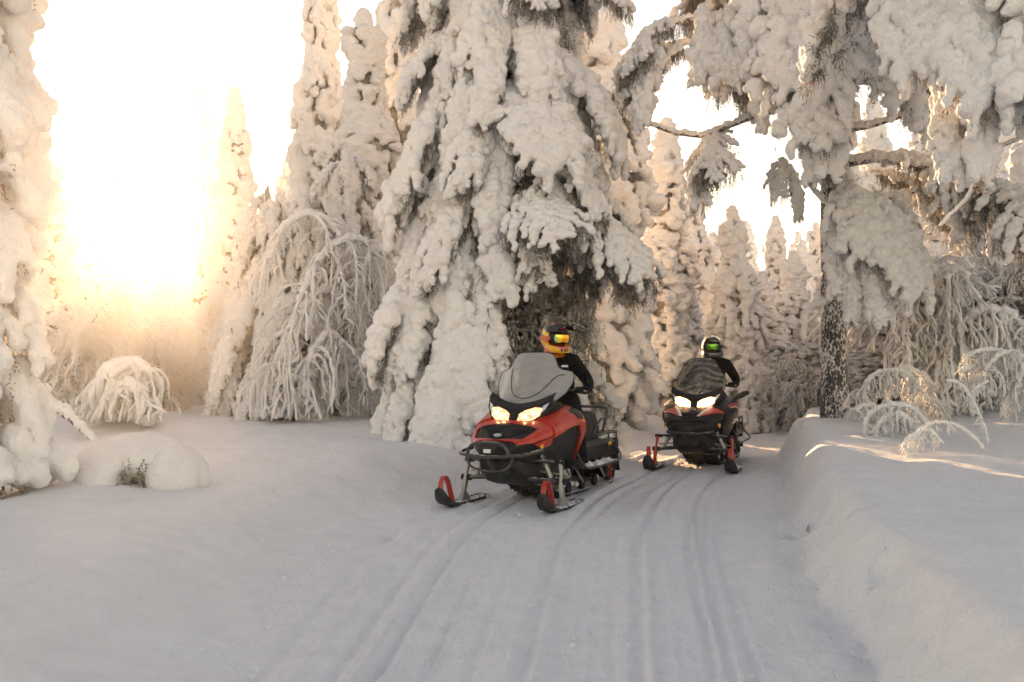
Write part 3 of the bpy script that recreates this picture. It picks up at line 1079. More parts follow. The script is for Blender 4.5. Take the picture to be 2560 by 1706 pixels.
# ------------------------------------------------------------------ bowed birches and saplings
def weeping(tree, stems, nstr, slen, seed, rs=0.03, voxel=0.017, wood=0.03, mat='snow', name='branch'):
    """arched stems (local polylines) with curtains of frosted twigs hanging from them"""
    g = np.random.default_rng(seed)
    zmin = max(0.0, min(st[0][2] for st in stems))
    tree.location.z -= zmin + 0.06      # the stems root in the snow
    pts, rad, lines = [], [], []
    step = max(0.02, rs * 1.2)
    for st in stems:
        n = len(st)
        P = catmull_np(np.array([tuple(p) for p in st]), 6)
        n = len(P)
        MB().tube([tuple(p) for p in P], [wood * (1 - 0.6 * i / (n - 1)) for i in range(n)], 7).build(name, M['bark'], tree)
        s = np.concatenate([[0], np.cumsum(np.linalg.norm(np.diff(P, axis=0), axis=1))])
        q = np.arange(0, s[-1], rs * 0.9)
        X = np.stack([np.interp(q, s, P[:, c]) for c in range(3)], -1)
        for i in range(len(q)):
            r = rs * 1.5 * g.uniform(0.7, 1.35)
            pts.append(X[i] + np.array([0, 0, r * 0.6]) + g.normal(0, rs * .25, 3)); rad.append(r)
        for _ in range(nstr):
            i = min(len(q) - 1, int(g.uniform(0.12, 1.0) * len(q)))
            p = X[i].copy()
            d = np.array([g.normal(0, 0.6), g.normal(0, 0.6), g.uniform(-0.3, 0.5)])
            L0 = slen * g.uniform(0.35, 1.2)
            m = max(3, int(L0 / step))
            rr = rs * g.uniform(0.35, 0.85)
            ph, fq = g.uniform(0, 6.28), g.uniform(0.4, 1.1)
            lp, lr = [p.copy()], [rr]
            for k in range(m):
                f = k / m
                v = d * (1 - f) ** 1.5 + np.array([0, 0, -1.0 * (0.2 + f)])
                v = v / np.linalg.norm(v) + g.normal(0, 0.16, 3)
                p = p + v * step
                if p[2] < zmin + 0.07: break
                lp.append(p.copy()); lr.append(rr * (0.6 + 0.7 * (0.5 + 0.5 * math.sin(k * fq + ph))))
                if g.random() < 0.35:
                    w = p.copy(); sd = np.array([g.normal(0, 0.8), g.normal(0, 0.8), -0.5]); sd /= np.linalg.norm(sd)
                    wp, wr = [w.copy()], [rr * 0.7]
                    for kk in range(int(g.integers(2, 6))):
                        sd = sd + np.array([0, 0, -0.25]) + g.normal(0, 0.12, 3); sd /= np.linalg.norm(sd)
                        w = w + sd * step
                        if w[2] < zmin + 0.07: break
                        wp.append(w.copy()); wr.append(rr * g.uniform(0.45, 0.85))
                    lines.append((wp, wr))
            lines.append((lp, lr))
    me = snow_skin('stem_snow', pts, rad, voxel, M[mat], (9.0, rs * 0.5), (28.0, rs * 0.5))
    link('snow_cover', me, tree)
    link('frosted_twigs', frost_mesh('frosted_twigs', lines, M[mat], 4, seed), tree)['kind'] = 'stuff'


def catmull_np(P, sub):
    P = np.asarray(P, float); n = len(P)
    t = np.linspace(0, n - 1 - 1e-9, (n - 1) * sub + 1)
    i = t.astype(int); f = (t - i)[:, None]
    p0, p1, p2, p3 = P[np.maximum(i - 1, 0)], P[i], P[np.minimum(i + 1, n - 1)], P[np.minimum(i + 2, n - 1)]
    return 0.5 * (2 * p1 + (p2 - p0) * f + (2 * p0 - 5 * p1 + 4 * p2 - p3) * f ** 2 + (3 * p1 - p0 - 3 * p2 + p3) * f ** 3)


def tree_at(u, v, d, name, label, cat, group=None):
    p = at(u, v, d)
    z = gz(p.x, d)
    loc = (p.x, d, z)
    return empty(name, loc, 0, label, cat, group), loc


def stem_px(loc, pl):
    return [loc_on(loc, u, v, d) for (u, v, d) in pl]


# the bowed birch left of the great spruce
t, loc = tree_at(880, 1130, 16.5, 'birch_tree', 'bowed birch with weeping frosted branches left of the great spruce', 'tree', 'snow-bent birches')
weeping(t, [stem_px(loc, [(860, 1120, 16.5), (900, 950, 16.5), (900, 760, 16.4), (860, 600, 16.3), (790, 530, 16.2), (710, 560, 16.1), (660, 680, 16.0)]),
            stem_px(loc, [(880, 1120, 16.6), (940, 900, 16.5), (960, 740, 16.3), (930, 620, 16.2), (880, 590, 16.0), (800, 640, 15.9), (740, 780, 15.8), (700, 900, 15.8)]),
            stem_px(loc, [(900, 900, 16.5), (880, 780, 16.2), (830, 720, 15.9), (760, 760, 15.7), (700, 880, 15.6), (660, 1000, 15.6)]),
            stem_px(loc, [(890, 1000, 16.5), (870, 880, 16.0), (820, 830, 15.6), (770, 900, 15.4), (740, 1010, 15.3)])], 62, 1.3, 21, 0.036, 0.026, 0.04)
tr2 = []
for i in range(13):
    z = 0.75 + 0.33 * i; f = z / 5.2
    tr2.append((z, int(round(5 + 4 * (1 - f))), 0.08 + 0.62 * (1 - f), lambda az, h, g: 'drape' if g.random() < 0.6 else 'thin', 0.42 + 0.34 * (1 - f)))
p2 = at(865, 1100, 17.6)
spruce((p2.x, 17.6, gz(p2.x, 17.6)), 5.2, 1.0, tr2, 'mid-height drooping spruce behind the bowed birch', 31, 'large snow-laden spruces', trunk_r=0.1)
p3 = at(770, 1100, 16.9)
spruce((p3.x, 16.9, gz(p3.x, 16.9)), 4.3, 1.0, [(z * 0.8, c, r * 1.1, k, s) for z, c, r, k, s in tr2], 'lower drooping spruce standing among the bowed birch twigs', 32, 'large snow-laden spruces', trunk_r=0.09)
p4 = at(670, 1090, 18.2)
spruce((p4.x, 18.2, gz(p4.x, 18.2)), 4.6, 1.0, [(z * 0.86, c, r, k, s) for z, c, r, k, s in tr2], 'drooping spruce at the left side of the bowed birch', 33, 'large snow-laden spruces', trunk_r=0.09)
# small arched tree with rounded snow lumps, left of middle
t, loc = tree_at(330, 1090, 15.0, 'birch_tree', 'small arched sapling hooded with fat snow at the left clearing', 'tree', 'snow-bent birches')
weeping(t, [stem_px(loc, [(215, 1090, 15.2), (225, 1000, 15.1), (270, 930, 15.0), (330, 905, 15.0), (370, 925, 14.9)]),
            stem_px(loc, [(230, 1080, 15.0), (260, 1010, 14.9), (310, 960, 14.8), (350, 985, 14.7), (365, 1060, 14.7)])], 110, 0.7, 22, 0.06, 0.034, 0.04)
# leaning snow-covered log
t, loc = tree_at(250, 1110, 13.5, 'fallen_log', 'leaning snow-covered log beside the left edge spruce', 'log')
limb(t, stem_px(loc, [(110, 1005, 14.2), (180, 1050, 13.9), (255, 1125, 13.6)]), 0.07, 0.09, 31, 0.03, 'log')

# right bank: hooded sapling and frosted bushes
GB = 'frosted bushes on the right bank'
t, loc = tree_at(2310, 1020, 15.5, 'birch_tree', 'hooded sapling bent under thick snow right of the big dark trunk', 'tree', 'snow-bent birches')
weeping(t, [stem_px(loc, [(2330, 1015, 15.6), (2310, 900, 15.6), (2290, 790, 15.5), (2285, 730, 15.4), (2320, 690, 15.3), (2370, 650, 15.2), (2400, 640, 15.1)]),
            stem_px(loc, [(2330, 960, 15.6), (2350, 860, 15.4), (2400, 780, 15.3), (2470, 740, 15.2), (2540, 760, 15.1)])], 180, 0.85, 23, 0.044, 0.028, 0.045)


def bush(u, v, d, arcs_, label, seed, rs=0.014, voxel=0.009, nstr=10, slen=0.3, wood=0.010, name='frosted_bush'):
    t, loc = tree_at(u, v, d, name, label, 'bush', GB)
    weeping(t, [stem_px(loc, a) for a in arcs_], nstr, slen, seed, rs, voxel, wood, name='stem')
    return t


bush(2230, 1040, 14.0, [[(2200, 1045, 14.0), (2160, 970, 14.0), (2190, 920, 13.9), (2260, 915, 13.8), (2300, 960, 13.8)], [(2230, 1040, 14.1), (2210, 950, 14.1), (2270, 905, 14.0), (2340, 950, 13.9)], [(2250, 1050, 13.9), (2180, 1000, 13.8), (2140, 1010, 13.7)], [(2260, 1040, 14.0), (2300, 980, 14.0), (2360, 1000, 14.0)]], 'low frosted bush of arching twigs beside the big dark trunk', 41, 0.022, 0.014, 46, 0.4)
bush(2240, 1100, 11.5, [[(2170, 1100, 11.5), (2165, 1040, 11.5), (2210, 1005, 11.4), (2280, 1010, 11.3), (2320, 1060, 11.3)], [(2200, 1110, 11.4), (2190, 1060, 11.4), (2240, 1025, 11.3), (2290, 1050, 11.2)], [(2250, 1110, 11.4), (2230, 1070, 11.4), (2270, 1045, 11.3), (2310, 1090, 11.2)]], 'small snow-smothered bush in front of the arching twigs', 42, 0.020, 0.012, 30, 0.22)
bush(2290, 1130, 9.6, [[(2275, 1135, 9.6), (2290, 1080, 9.6), (2330, 1045, 9.6), (2390, 1050, 9.6), (2440, 1085, 9.6), (2458, 1110, 9.6)], [(2270, 1140, 9.5), (2280, 1095, 9.5), (2320, 1060, 9.5), (2350, 1090, 9.5)], [(2270, 1130, 9.5), (2265, 1090, 9.5), (2300, 1065, 9.5)]], 'single arched grey twig bush in the open snow of the right bank', 43, 0.011, 0.0075, 16, 0.14)
bush(2478, 1125, 10.2, [[(2478, 1125, 10.2), (2455, 1040, 10.2), (2425, 975, 10.2), (2395, 945, 10.2), (2365, 938, 10.2)], [(2432, 990, 10.2), (2440, 960, 10.2), (2470, 940, 10.2)]], 'lone upright frosted twig leaning left on the right bank', 44, 0.010, 0.007, 9, 0.12)
bush(2520, 1040, 13.2, [[(2600, 1040, 13.2), (2540, 940, 13.2), (2480, 880, 13.1), (2400, 905, 13.0)], [(2610, 1000, 13.2), (2530, 870, 13.1), (2460, 850, 13.0), (2410, 870, 13.0)], [(2600, 960, 13.0), (2560, 870, 13.0), (2500, 860, 12.9), (2440, 930, 12.9)], [(2560, 880, 13.0), (2540, 940, 12.9), (2520, 990, 12.9)]], 'sunlit frosted twigs arching in from the right edge', 45, 0.018, 0.012, 40, 0.4)
bush(2400, 1030, 16.5, [[(2400, 1035, 16.5), (2380, 950, 16.5), (2420, 890, 16.4), (2470, 900, 16.3)], [(2420, 1035, 16.5), (2440, 960, 16.5), (2410, 910, 16.4), (2370, 930, 16.3)], [(2380, 1035, 16.5), (2340, 980, 16.4), (2300, 990, 16.3)]], 'frosted bush behind the lone twig, at the thicket edge', 46, 0.024, 0.016, 44, 0.45)

# ------------------------------------------------------------------ snow-buried bush in the left foreground
p = at(345, 1300, 8.8)
sx0, sy0 = p.x, 8.8
mb_pts, mb_rad = [], []
g = np.random.default_rng(61)
for k in range(240):
    a, q = g.uniform(0, 6.28), math.sqrt(g.random())
    x, y = 0.50 * q * math.cos(a), 0.42 * q * math.sin(a)
    zz = 0.30 * math.sqrt(max(0, 1 - q * q))
    if y < -0.12 and abs(x - 0.10) < 0.19 and zz < 0.21: continue
    mb_pts.append((x, y, zz)); mb_rad.append(0.13)
    if not (y < 0.05 and abs(x - 0.10) < 0.20): mb_pts.append((x, y, zz * 0.4)); mb_rad.append(0.13)
mt = empty('snow_mound', (sx0, sy0, gz(sx0, sy0) - 0.02), 0, 'rounded snow mound over a buried bush at the left of the trail', 'snow mound')
link('snow_cap', snow_skin('mound', mb_pts, mb_rad, 0.03, M['ground'], (1.6, 0.05), (7.0, 0.008)), mt)
nb, nd = [], []
for k in range(80):
    strands(g, nb, nd, (0.10 + g.uniform(-0.10, 0.10), -0.33 + g.uniform(-0.10, 0.12), g.uniform(0.12, 0.26)), g.uniform(0.08, 0.2), 0.3, 0.025, 3, (0.02, 0.045))
link('twigs', spike_mesh('mound_twigs', nb, nd, 0.004, M['needles']), mt)

# ------------------------------------------------------------------ lacy frosted birches in the background
def lacy_variant(seed, h):
    g = np.random.default_rng(seed)
    lines = []
    wood = MB()
    for s in range(6):
        a = g.uniform(0, 6.28); ln = h * g.uniform(0.6, 1.0)
        p = np.array([0.0, 0, 0]); d = np.array([0.25 * math.cos(a), 0.25 * math.sin(a), 1.0])
        st = []
        for k in range(22):
            f = k / 22
            d = d + np.array([math.cos(a), math.sin(a), -0.9 * f]) * 0.09 * f + g.normal(0, 0.05, 3)
            d /= np.linalg.norm(d)
            p = p + d * ln / 22
            st.append(p.copy())
        wood.tube(st, [0.035 * (1 - 0.7 * i / 21) for i in range(22)], 6)
        lines.append(([x + np.array([0, 0, 0.025]) for x in st[2:]], [0.05 * (1 - 0.5 * i / 20) * g.uniform(0.7, 1.3) for i in range(20)]))
        for i, x in enumerate(st):
            if i < 3: continue
            for _ in range(5):
                y = x.copy(); b = g.uniform(0, 6.28)
                e = np.array([math.cos(b), math.sin(b), g.uniform(-0.2, 0.8)])
                lp, lr = [y.copy()], [0.02]
                r0 = g.uniform(0.014, 0.034)
                for kk in range(int(g.integers(8, 20))):
                    e = e + np.array([0, 0, -0.12]) + g.normal(0, 0.16, 3); e /= np.linalg.norm(e)
                    y = y + e * 0.05
                    if y[2] < 0.05: break
                    lp.append(y.copy()); lr.append(r0 * g.uniform(0.5, 1.5))
                    if g.random() < 0.4:
                        w = y.copy(); e2 = e + g.normal(0, 0.7, 3); e2 /= np.linalg.norm(e2)
                        wp, wr = [w.copy()], [r0 * 0.6]
                        for _k in range(int(g.integers(2, 6))):
                            e2 = e2 + np.array([0, 0, -0.2]) + g.normal(0, 0.15, 3); e2 /= np.linalg.norm(e2)
                            w = w + e2 * 0.045
                            wp.append(w.copy()); wr.append(r0 * g.uniform(0.4, 1.0))
                        lines.append((wp, wr))
                lines.append((lp, lr))
    return frost_mesh('lacy_twigs', lines, M['snow_far'], 4, seed), wood.mesh('stems', M['bark'])


LACY = [lacy_variant(500, 3.4), lacy_variant(501, 2.6)]
for i, (u, d, k, s, lab) in enumerate([
        (2015, 20.5, 1, 0.6, 'low lacy frosted shrub at the left foot of the dark trunk'),         (2390, 17.2, 0, 1.1, 'wide lacy frosted birch in the middle of the right thicket'), (2520, 16.4, 0, 1.15, 'lacy frosted birch near the right edge of the picture'), (2250, 19.5, 1, 1.3, 'lacy frosted shrub between the dark trunk and the hooded sapling'),
        (640, 19.5, 1, 1.1, 'lacy frosted shrub left of the bowed birch'), (420, 21.0, 1, 0.9, 'lacy frosted shrub below the sun at the clearing edge'), (180, 18.5, 1, 1.0, 'lacy frosted shrub behind the arched sapling')]):
    x = (u - 1280) / F_PX() * d
    t = empty('birch_tree', (x, d, gz(x, d)), i * 1.7, lab, 'tree', 'lacy frosted birches')
    t.scale = (s, s, s)
    link('stems', LACY[k][1], t)
    link('frosted_twigs', LACY[k][0], t)['kind'] = 'stuff'

# loose crumbs of snow thrown about by the machines: too small and many to pick apart
g = np.random.default_rng(91)
V, Fc = [], []
ico = bmesh.new(); bmesh.ops.create_icosphere(ico, subdivisions=1, radius=1.0)
iv = np.array([tuple(v.co) for v in ico.verts]); ifc = [tuple(v.index for v in f.verts) for f in ico.faces]; ico.free()
cx = []
for k in range(520):
    y = 4.0 + 11.0 * g.random() ** 1.3
    tt = g.choice([0.0, 0.03, 0.97, 1.0, 0.3, 0.55, 0.8]) + g.normal(0, 0.05)
    xl_, xr_ = np.interp(y, _g, _XL), np.interp(y, _g, _XR)
    cx.append((xl_ + (xr_ - xl_) * tt, y))
cx = np.array(cx)
cz = ground_h(cx[:, 0], cx[:, 1])
for (x, y), z in zip(cx, cz):
    r_ = 0.004 + 0.013 * g.random() ** 3
    P = iv * r_ * g.uniform(0.7, 1.3, 3) * g.uniform(0.8, 1.2, (len(iv), 1)) + np.array([x, y, z + r_ * 0.3])
    b0 = len(V); V.extend(map(tuple, P)); Fc.extend(tuple(i + b0 for i in f) for f in ifc)
me = bpy.data.meshes.new('snow_crumbs'); me.from_pydata(V, [], Fc); me.materials.append(M['ground'])
o = link('snow_crumbs', me); tag(o, 'loose crumbs of snow scattered along the trail', 'snow crumbs', kind='stuff')

# ================================================================== snowmobiles
def paint(name, col, rough=0.3, metal=0.0, coat=0.0, spec=0.5, dust=0.12, snow=0.0):
    """paint or plastic with a thin irregular film of snow dust and slight roughness wear"""
    m, nt, b = new_mat(name)
    tc = nt.nodes.new('ShaderNodeTexCoord')
    n1 = noise_tex(nt, 9.0, 5, 0.65, tc.outputs['Object'])
    n2 = noise_tex(nt, 60.0, 3, 0.6, tc.outputs['Object'])
    c = ramp(nt, n1.outputs['Fac'], [(0.45, col), (0.80, tuple(a * (1 - dust) + 0.55 * dust for a in col))])
    last = c.outputs[0]
    if snow > 0:
        # powder lying on upward faces
        ge = nt.nodes.new('ShaderNodeNewGeometry')
        sx = nt.nodes.new('ShaderNodeSeparateXYZ'); nt.links.new(ge.outputs['Normal'], sx.inputs[0])
        n3 = noise_tex(nt, 22.0, 5, 0.7, tc.outputs['Object'])
        ma = nt.nodes.new('ShaderNodeMath'); ma.operation = 'MULTIPLY_ADD'; ma.inputs[1].default_value = 0.55
        nt.links.new(sx.outputs['Z'], ma.inputs[0]); nt.links.new(n3.outputs['Fac'], ma.inputs[2])
        m3 = nt.nodes.new('ShaderNodeMapRange'); m3.inputs['From Min'].default_value = 1.12 - 0.35 * snow; m3.inputs['From Max'].default_value = 1.22 - 0.30 * snow
        nt.links.new(ma.outputs[0], m3.inputs['Value'])
        mx = nt.nodes.new('ShaderNodeMix'); mx.data_type = 'RGBA'
        nt.links.new(m3.outputs[0], mx.inputs['Factor']); nt.links.new(last, mx.inputs['A']); mx.inputs['B'].default_value = (0.80, 0.81, 0.83, 1)
        last = mx.outputs['Result']
    nt.links.new(last, b.inputs['Base Color'])
    mr = nt.nodes.new('ShaderNodeMapRange')
    mr.inputs['To Min'].default_value = rough * 0.8
    mr.inputs['To Max'].default_value = min(1.0, rough * 1.5)
    nt.links.new(n2.outputs['Fac'], mr.inputs['Value'])
    nt.links.new(mr.outputs[0], b.inputs['Roughness'])
    b.inputs['Metallic'].default_value = metal
    b.inputs['Coat Weight'].default_value = coat
    b.inputs['Coat Roughness'].default_value = 0.08
    b.inputs['Specular IOR Level'].default_value = spec
    return m


M['red'] = paint('red_gelcoat', (0.52, 0.026, 0.012), 0.34, coat=0.3)
M['black'] = paint('black_plastic', (0.014, 0.014, 0.015), 0.5, spec=0.3, dust=0.06)
M['ski_black'] = paint('ski_plastic', (0.014, 0.014, 0.015), 0.5, dust=0.1, snow=0.5)
M['gloss_black'] = paint('gloss_black', (0.010, 0.010, 0.011), 0.42, coat=0.05, spec=0.22, dust=0.04)
M['tube'] = paint('powdercoat_tube', (0.035, 0.035, 0.036), 0.45, dust=0.1, snow=0.35)
M['rubber'] = paint('rubber', (0.012, 0.012, 0.012), 0.8, dust=0.2, snow=0.7)
M['steel'] = paint('worn_aluminium', (0.40, 0.37, 0.34), 0.42, metal=0.8)
M['spring'] = paint('spring_steel', (0.16, 0.16, 0.165), 0.4, metal=0.6)
M['silver'] = paint('silver_badge', (0.55, 0.55, 0.56), 0.3, metal=0.7)
M['white_print'] = paint('white_print', (0.72, 0.72, 0.71), 0.5)
M['amber'] = paint('amber_reflector', (0.80, 0.34, 0.02), 0.3)
M['seat'] = paint('seat_vinyl', (0.013, 0.013, 0.014), 0.6, dust=0.08)


def screen_mat(name, col, alpha, rough, frost, swirl):
    m, nt, b = new_mat(name)
    tc = nt.nodes.new('ShaderNodeTexCoord')
    w = nt.nodes.new('ShaderNodeTexWave'); w.wave_type = 'RINGS'
    w.inputs['Scale'].default_value = 3.0; w.inputs['Distortion'].default_value = 9.0; w.inputs['Detail'].default_value = 3.0
    nt.links.new(tc.outputs['Object'], w.inputs['Vector'])
    n1 = noise_tex(nt, 5.0, 6, 0.7, tc.outputs['Object'], 1.0)
    mu = nt.nodes.new('ShaderNodeMath'); mu.operation = 'MULTIPLY'
    nt.links.new(w.outputs['Fac'], mu.inputs[0]); nt.links.new(n1.outputs['Fac'], mu.inputs[1])
    c = ramp(nt, mu.outputs[0], [(0.15, col), (0.75, tuple(min(1, a + frost) for a in col))])
    nt.links.new(c.outputs[0], b.inputs['Base Color'])
    al = nt.nodes.new('ShaderNodeMapRange')
    al.inputs['To Min'].default_value = alpha; al.inputs['To Max'].default_value = min(1.0, alpha + 0.28 * swirl)
    nt.links.new(mu.outputs[0], al.inputs['Value']); nt.links.new(al.outputs[0], b.inputs['Alpha'])
    b.inputs['Roughness'].default_value = rough
    b.inputs['Specular IOR Level'].default_value = 0.6
    b.inputs['Coat Weight'].default_value = 0.4
    b.inputs['Coat Roughness'].default_value = 0.1
    return m


M['screen_grey'] = screen_mat('frosted_smoke_windshield', (0.36, 0.355, 0.35), 0.74, 0.22, 0.03, 0.15)
M['screen_dark'] = screen_mat('windshield_crease', (0.08, 0.08, 0.08), 0.8, 0.3, 0.02, 0.1)
M['screen_clear'] = screen_mat('smoke_windshield', (0.10, 0.10, 0.10), 0.42, 0.18, 0.18, 1.0)


def lamp_mat(name, strength, facet):
    m, nt, b = new_mat(name)
    tc = nt.nodes.new('ShaderNodeTexCoord')
    v = nt.nodes.new('ShaderNodeTexVoronoi'); v.inputs['Scale'].default_value = facet
    nt.links.new(tc.outputs['Object'], v.inputs['Vector'])
    c = ramp(nt, v.outputs['Distance'], [(0.1, (1.0, 0.80, 0.52)), (0.55, (0.95, 0.55, 0.25)), (0.9, (0.25, 0.16, 0.10))])
    nt.links.new(c.outputs[0], b.inputs['Emission Color'])
    b.inputs['Emission Strength'].default_value = strength
    b.inputs['Base Color'].default_value = (0.6, 0.58, 0.55, 1)
    b.inputs['Metallic'].default_value = 0.4
    b.inputs['Roughness'].default_value = 0.15
    return m


M['lamp_a'] = lamp_mat('headlight_a', 0.55, 26.0)
M['lamp_b'] = lamp_mat('headlight_b', 3.0, 22.0)
m, nt, b = new_mat('lamp_lens'); b.inputs['Base Color'].default_value = (0.75, 0.78, 0.82, 1); b.inputs['Roughness'].default_value = 0.12; b.inputs['Metallic'].default_value = 0.5
M['chrome'] = m


def catmull(P, q):
    """P (n,...) control values at integer params, q float params -> smooth values"""
    P = np.asarray(P, float)
    n = len(P)
    q = np.clip(np.asarray(q, float), 0, n - 1 - 1e-9)
    i = np.floor(q).astype(int)
    f = (q - i)
    f = f.reshape(f.shape + (1,) * (P.ndim - 1))
    p0, p1, p2, p3 = P[np.maximum(i - 1, 0)], P[i], P[np.minimum(i + 1, n - 1)], P[np.minimum(i + 2, n - 1)]
    return 0.5 * ((2 * p1) + (-p0 + p2) * f + (2 * p0 - 5 * p1 + 4 * p2 - p3) * f ** 2 + (-p0 + 3 * p1 - 3 * p2 + p3) * f ** 3)


# body shell: stations from nose to cockpit; y, top z, half width, bottom z, belly half width
ST = np.array([
    (-0.46, 0.600, 0.125, 0.520, 0.09),
    (-0.38, 0.660, 0.215, 0.480, 0.15),
    (-0.22, 0.735, 0.310, 0.430, 0.20),
    (-0.02, 0.815, 0.385, 0.390, 0.23),
    (0.20, 0.890, 0.435, 0.350, 0.25),
    (0.45, 0.960, 0.460, 0.310, 0.28),
    (0.72, 0.960, 0.445, 0.300, 0.30),
    (0.95, 0.890, 0.380, 0.310, 0.30),
    (1.10, 0.780, 0.260, 0.340, 0.26)])


def shell_pt(u, v, off=0.0, side=1):
    """u 0..1 from top centre line down the side, v 0..1 nose to cockpit"""
    y, zt, hw, zb, bw = catmull(ST, np.array([v * (len(ST) - 1)]))[0]
    h = zt - zb
    prof = np.array([(0.0, 0.0), (0.34, 0.004), (0.68, 0.03), (0.92, 0.11), (1.0, 0.25), (0.95, 0.41), (0.85, 0.58), (0.74, 0.74), (0.64, 0.88), (0.52, 1.0)])
    pr = catmull(prof, np.array([u * (len(prof) - 1)]))[0]
    x = pr[0] * hw
    z = zt - pr[1] * h
    return np.array([x * side, y, z])


def shell_off(u, v, off, side):
    e = 0.004
    p = shell_pt(u, v, 0, 1)
    du = shell_pt(min(1, u + e), v) - shell_pt(max(0, u - e), v)
    dv = shell_pt(u, min(1, v + e)) - shell_pt(u, max(0, v - e))
    n = np.cross(du, dv)
    ln = np.linalg.norm(n)
    n = n / ln if ln > 1e-9 else np.array([0, 0, 1.0])
    q = p + n * off
    q[0] = max(q[0], 0.0) if u > 0.001 else 0.0
    return (q[0] * side, q[1], q[2])


def shell_patch(vr, ulo, uhi, off, thick, side, nv=22, nu=10):
    """a panel that follows the body: v range, u limits as functions of v"""
    top, bot = [], []
    for i in range(nv + 1):
        f = i / nv
        v = vr[0] + (vr[1] - vr[0]) * f
        a, b_ = ulo(f), uhi(f)
        for j in range(nu + 1):
            u = a + (b_ - a) * j / nu
            top.append(shell_off(u, v, off, side)); bot.append(shell_off(u, v, off - thick, side))
    n = nu + 1
    ff = []
    N = len(top)
    for i in range(nv):
        for j in range(nu):
            q = (i * n + j, i * n + j + 1, (i + 1) * n + j + 1, (i + 1) * n + j)
            ff.append(q); ff.append(tuple(N + k for k in reversed(q)))
    rim = [j for j in range(nu)] + [i * n + nu for i in range(nv)] + [nv * n + nu - j for j in range(nu)] + [(nv - i) * n for i in range(nv)]
    for k in range(len(rim)):
        a, b_ = rim[k], rim[(k + 1) % len(rim)]
        ff.append((a, N + a, N + b_, b_))
    return MB().add(top + bot, ff)


def text_mesh(txt, size, shear=0.25, depth=0.002):
    cu = bpy.data.curves.new('lettering', 'FONT')
    cu.body = txt; cu.size = size; cu.extrude = depth; cu.shear = shear; cu.align_x = 'CENTER'; cu.align_y = 'CENTER'
    cu.offset = size * 0.012
    ob = bpy.data.objects.new('lettering', cu); COL.objects.link(ob)
    dg = bpy.context.evaluated_depsgraph_get(); dg.update()
    me = bpy.data.meshes.new_from_object(ob.evaluated_get(dg), depsgraph=dg)
    bpy.data.objects.remove(ob, do_unlink=True)
    return me


def smooth_path(pts, n=24):
    return [tuple(p) for p in catmull(np.array(pts, float), np.linspace(0, len(pts) - 1, n))]


def lerpf(*st):
    xs, ys = [a for a, _ in st], [b for _, b in st]
    return lambda f: float(np.interp(f, xs, ys))


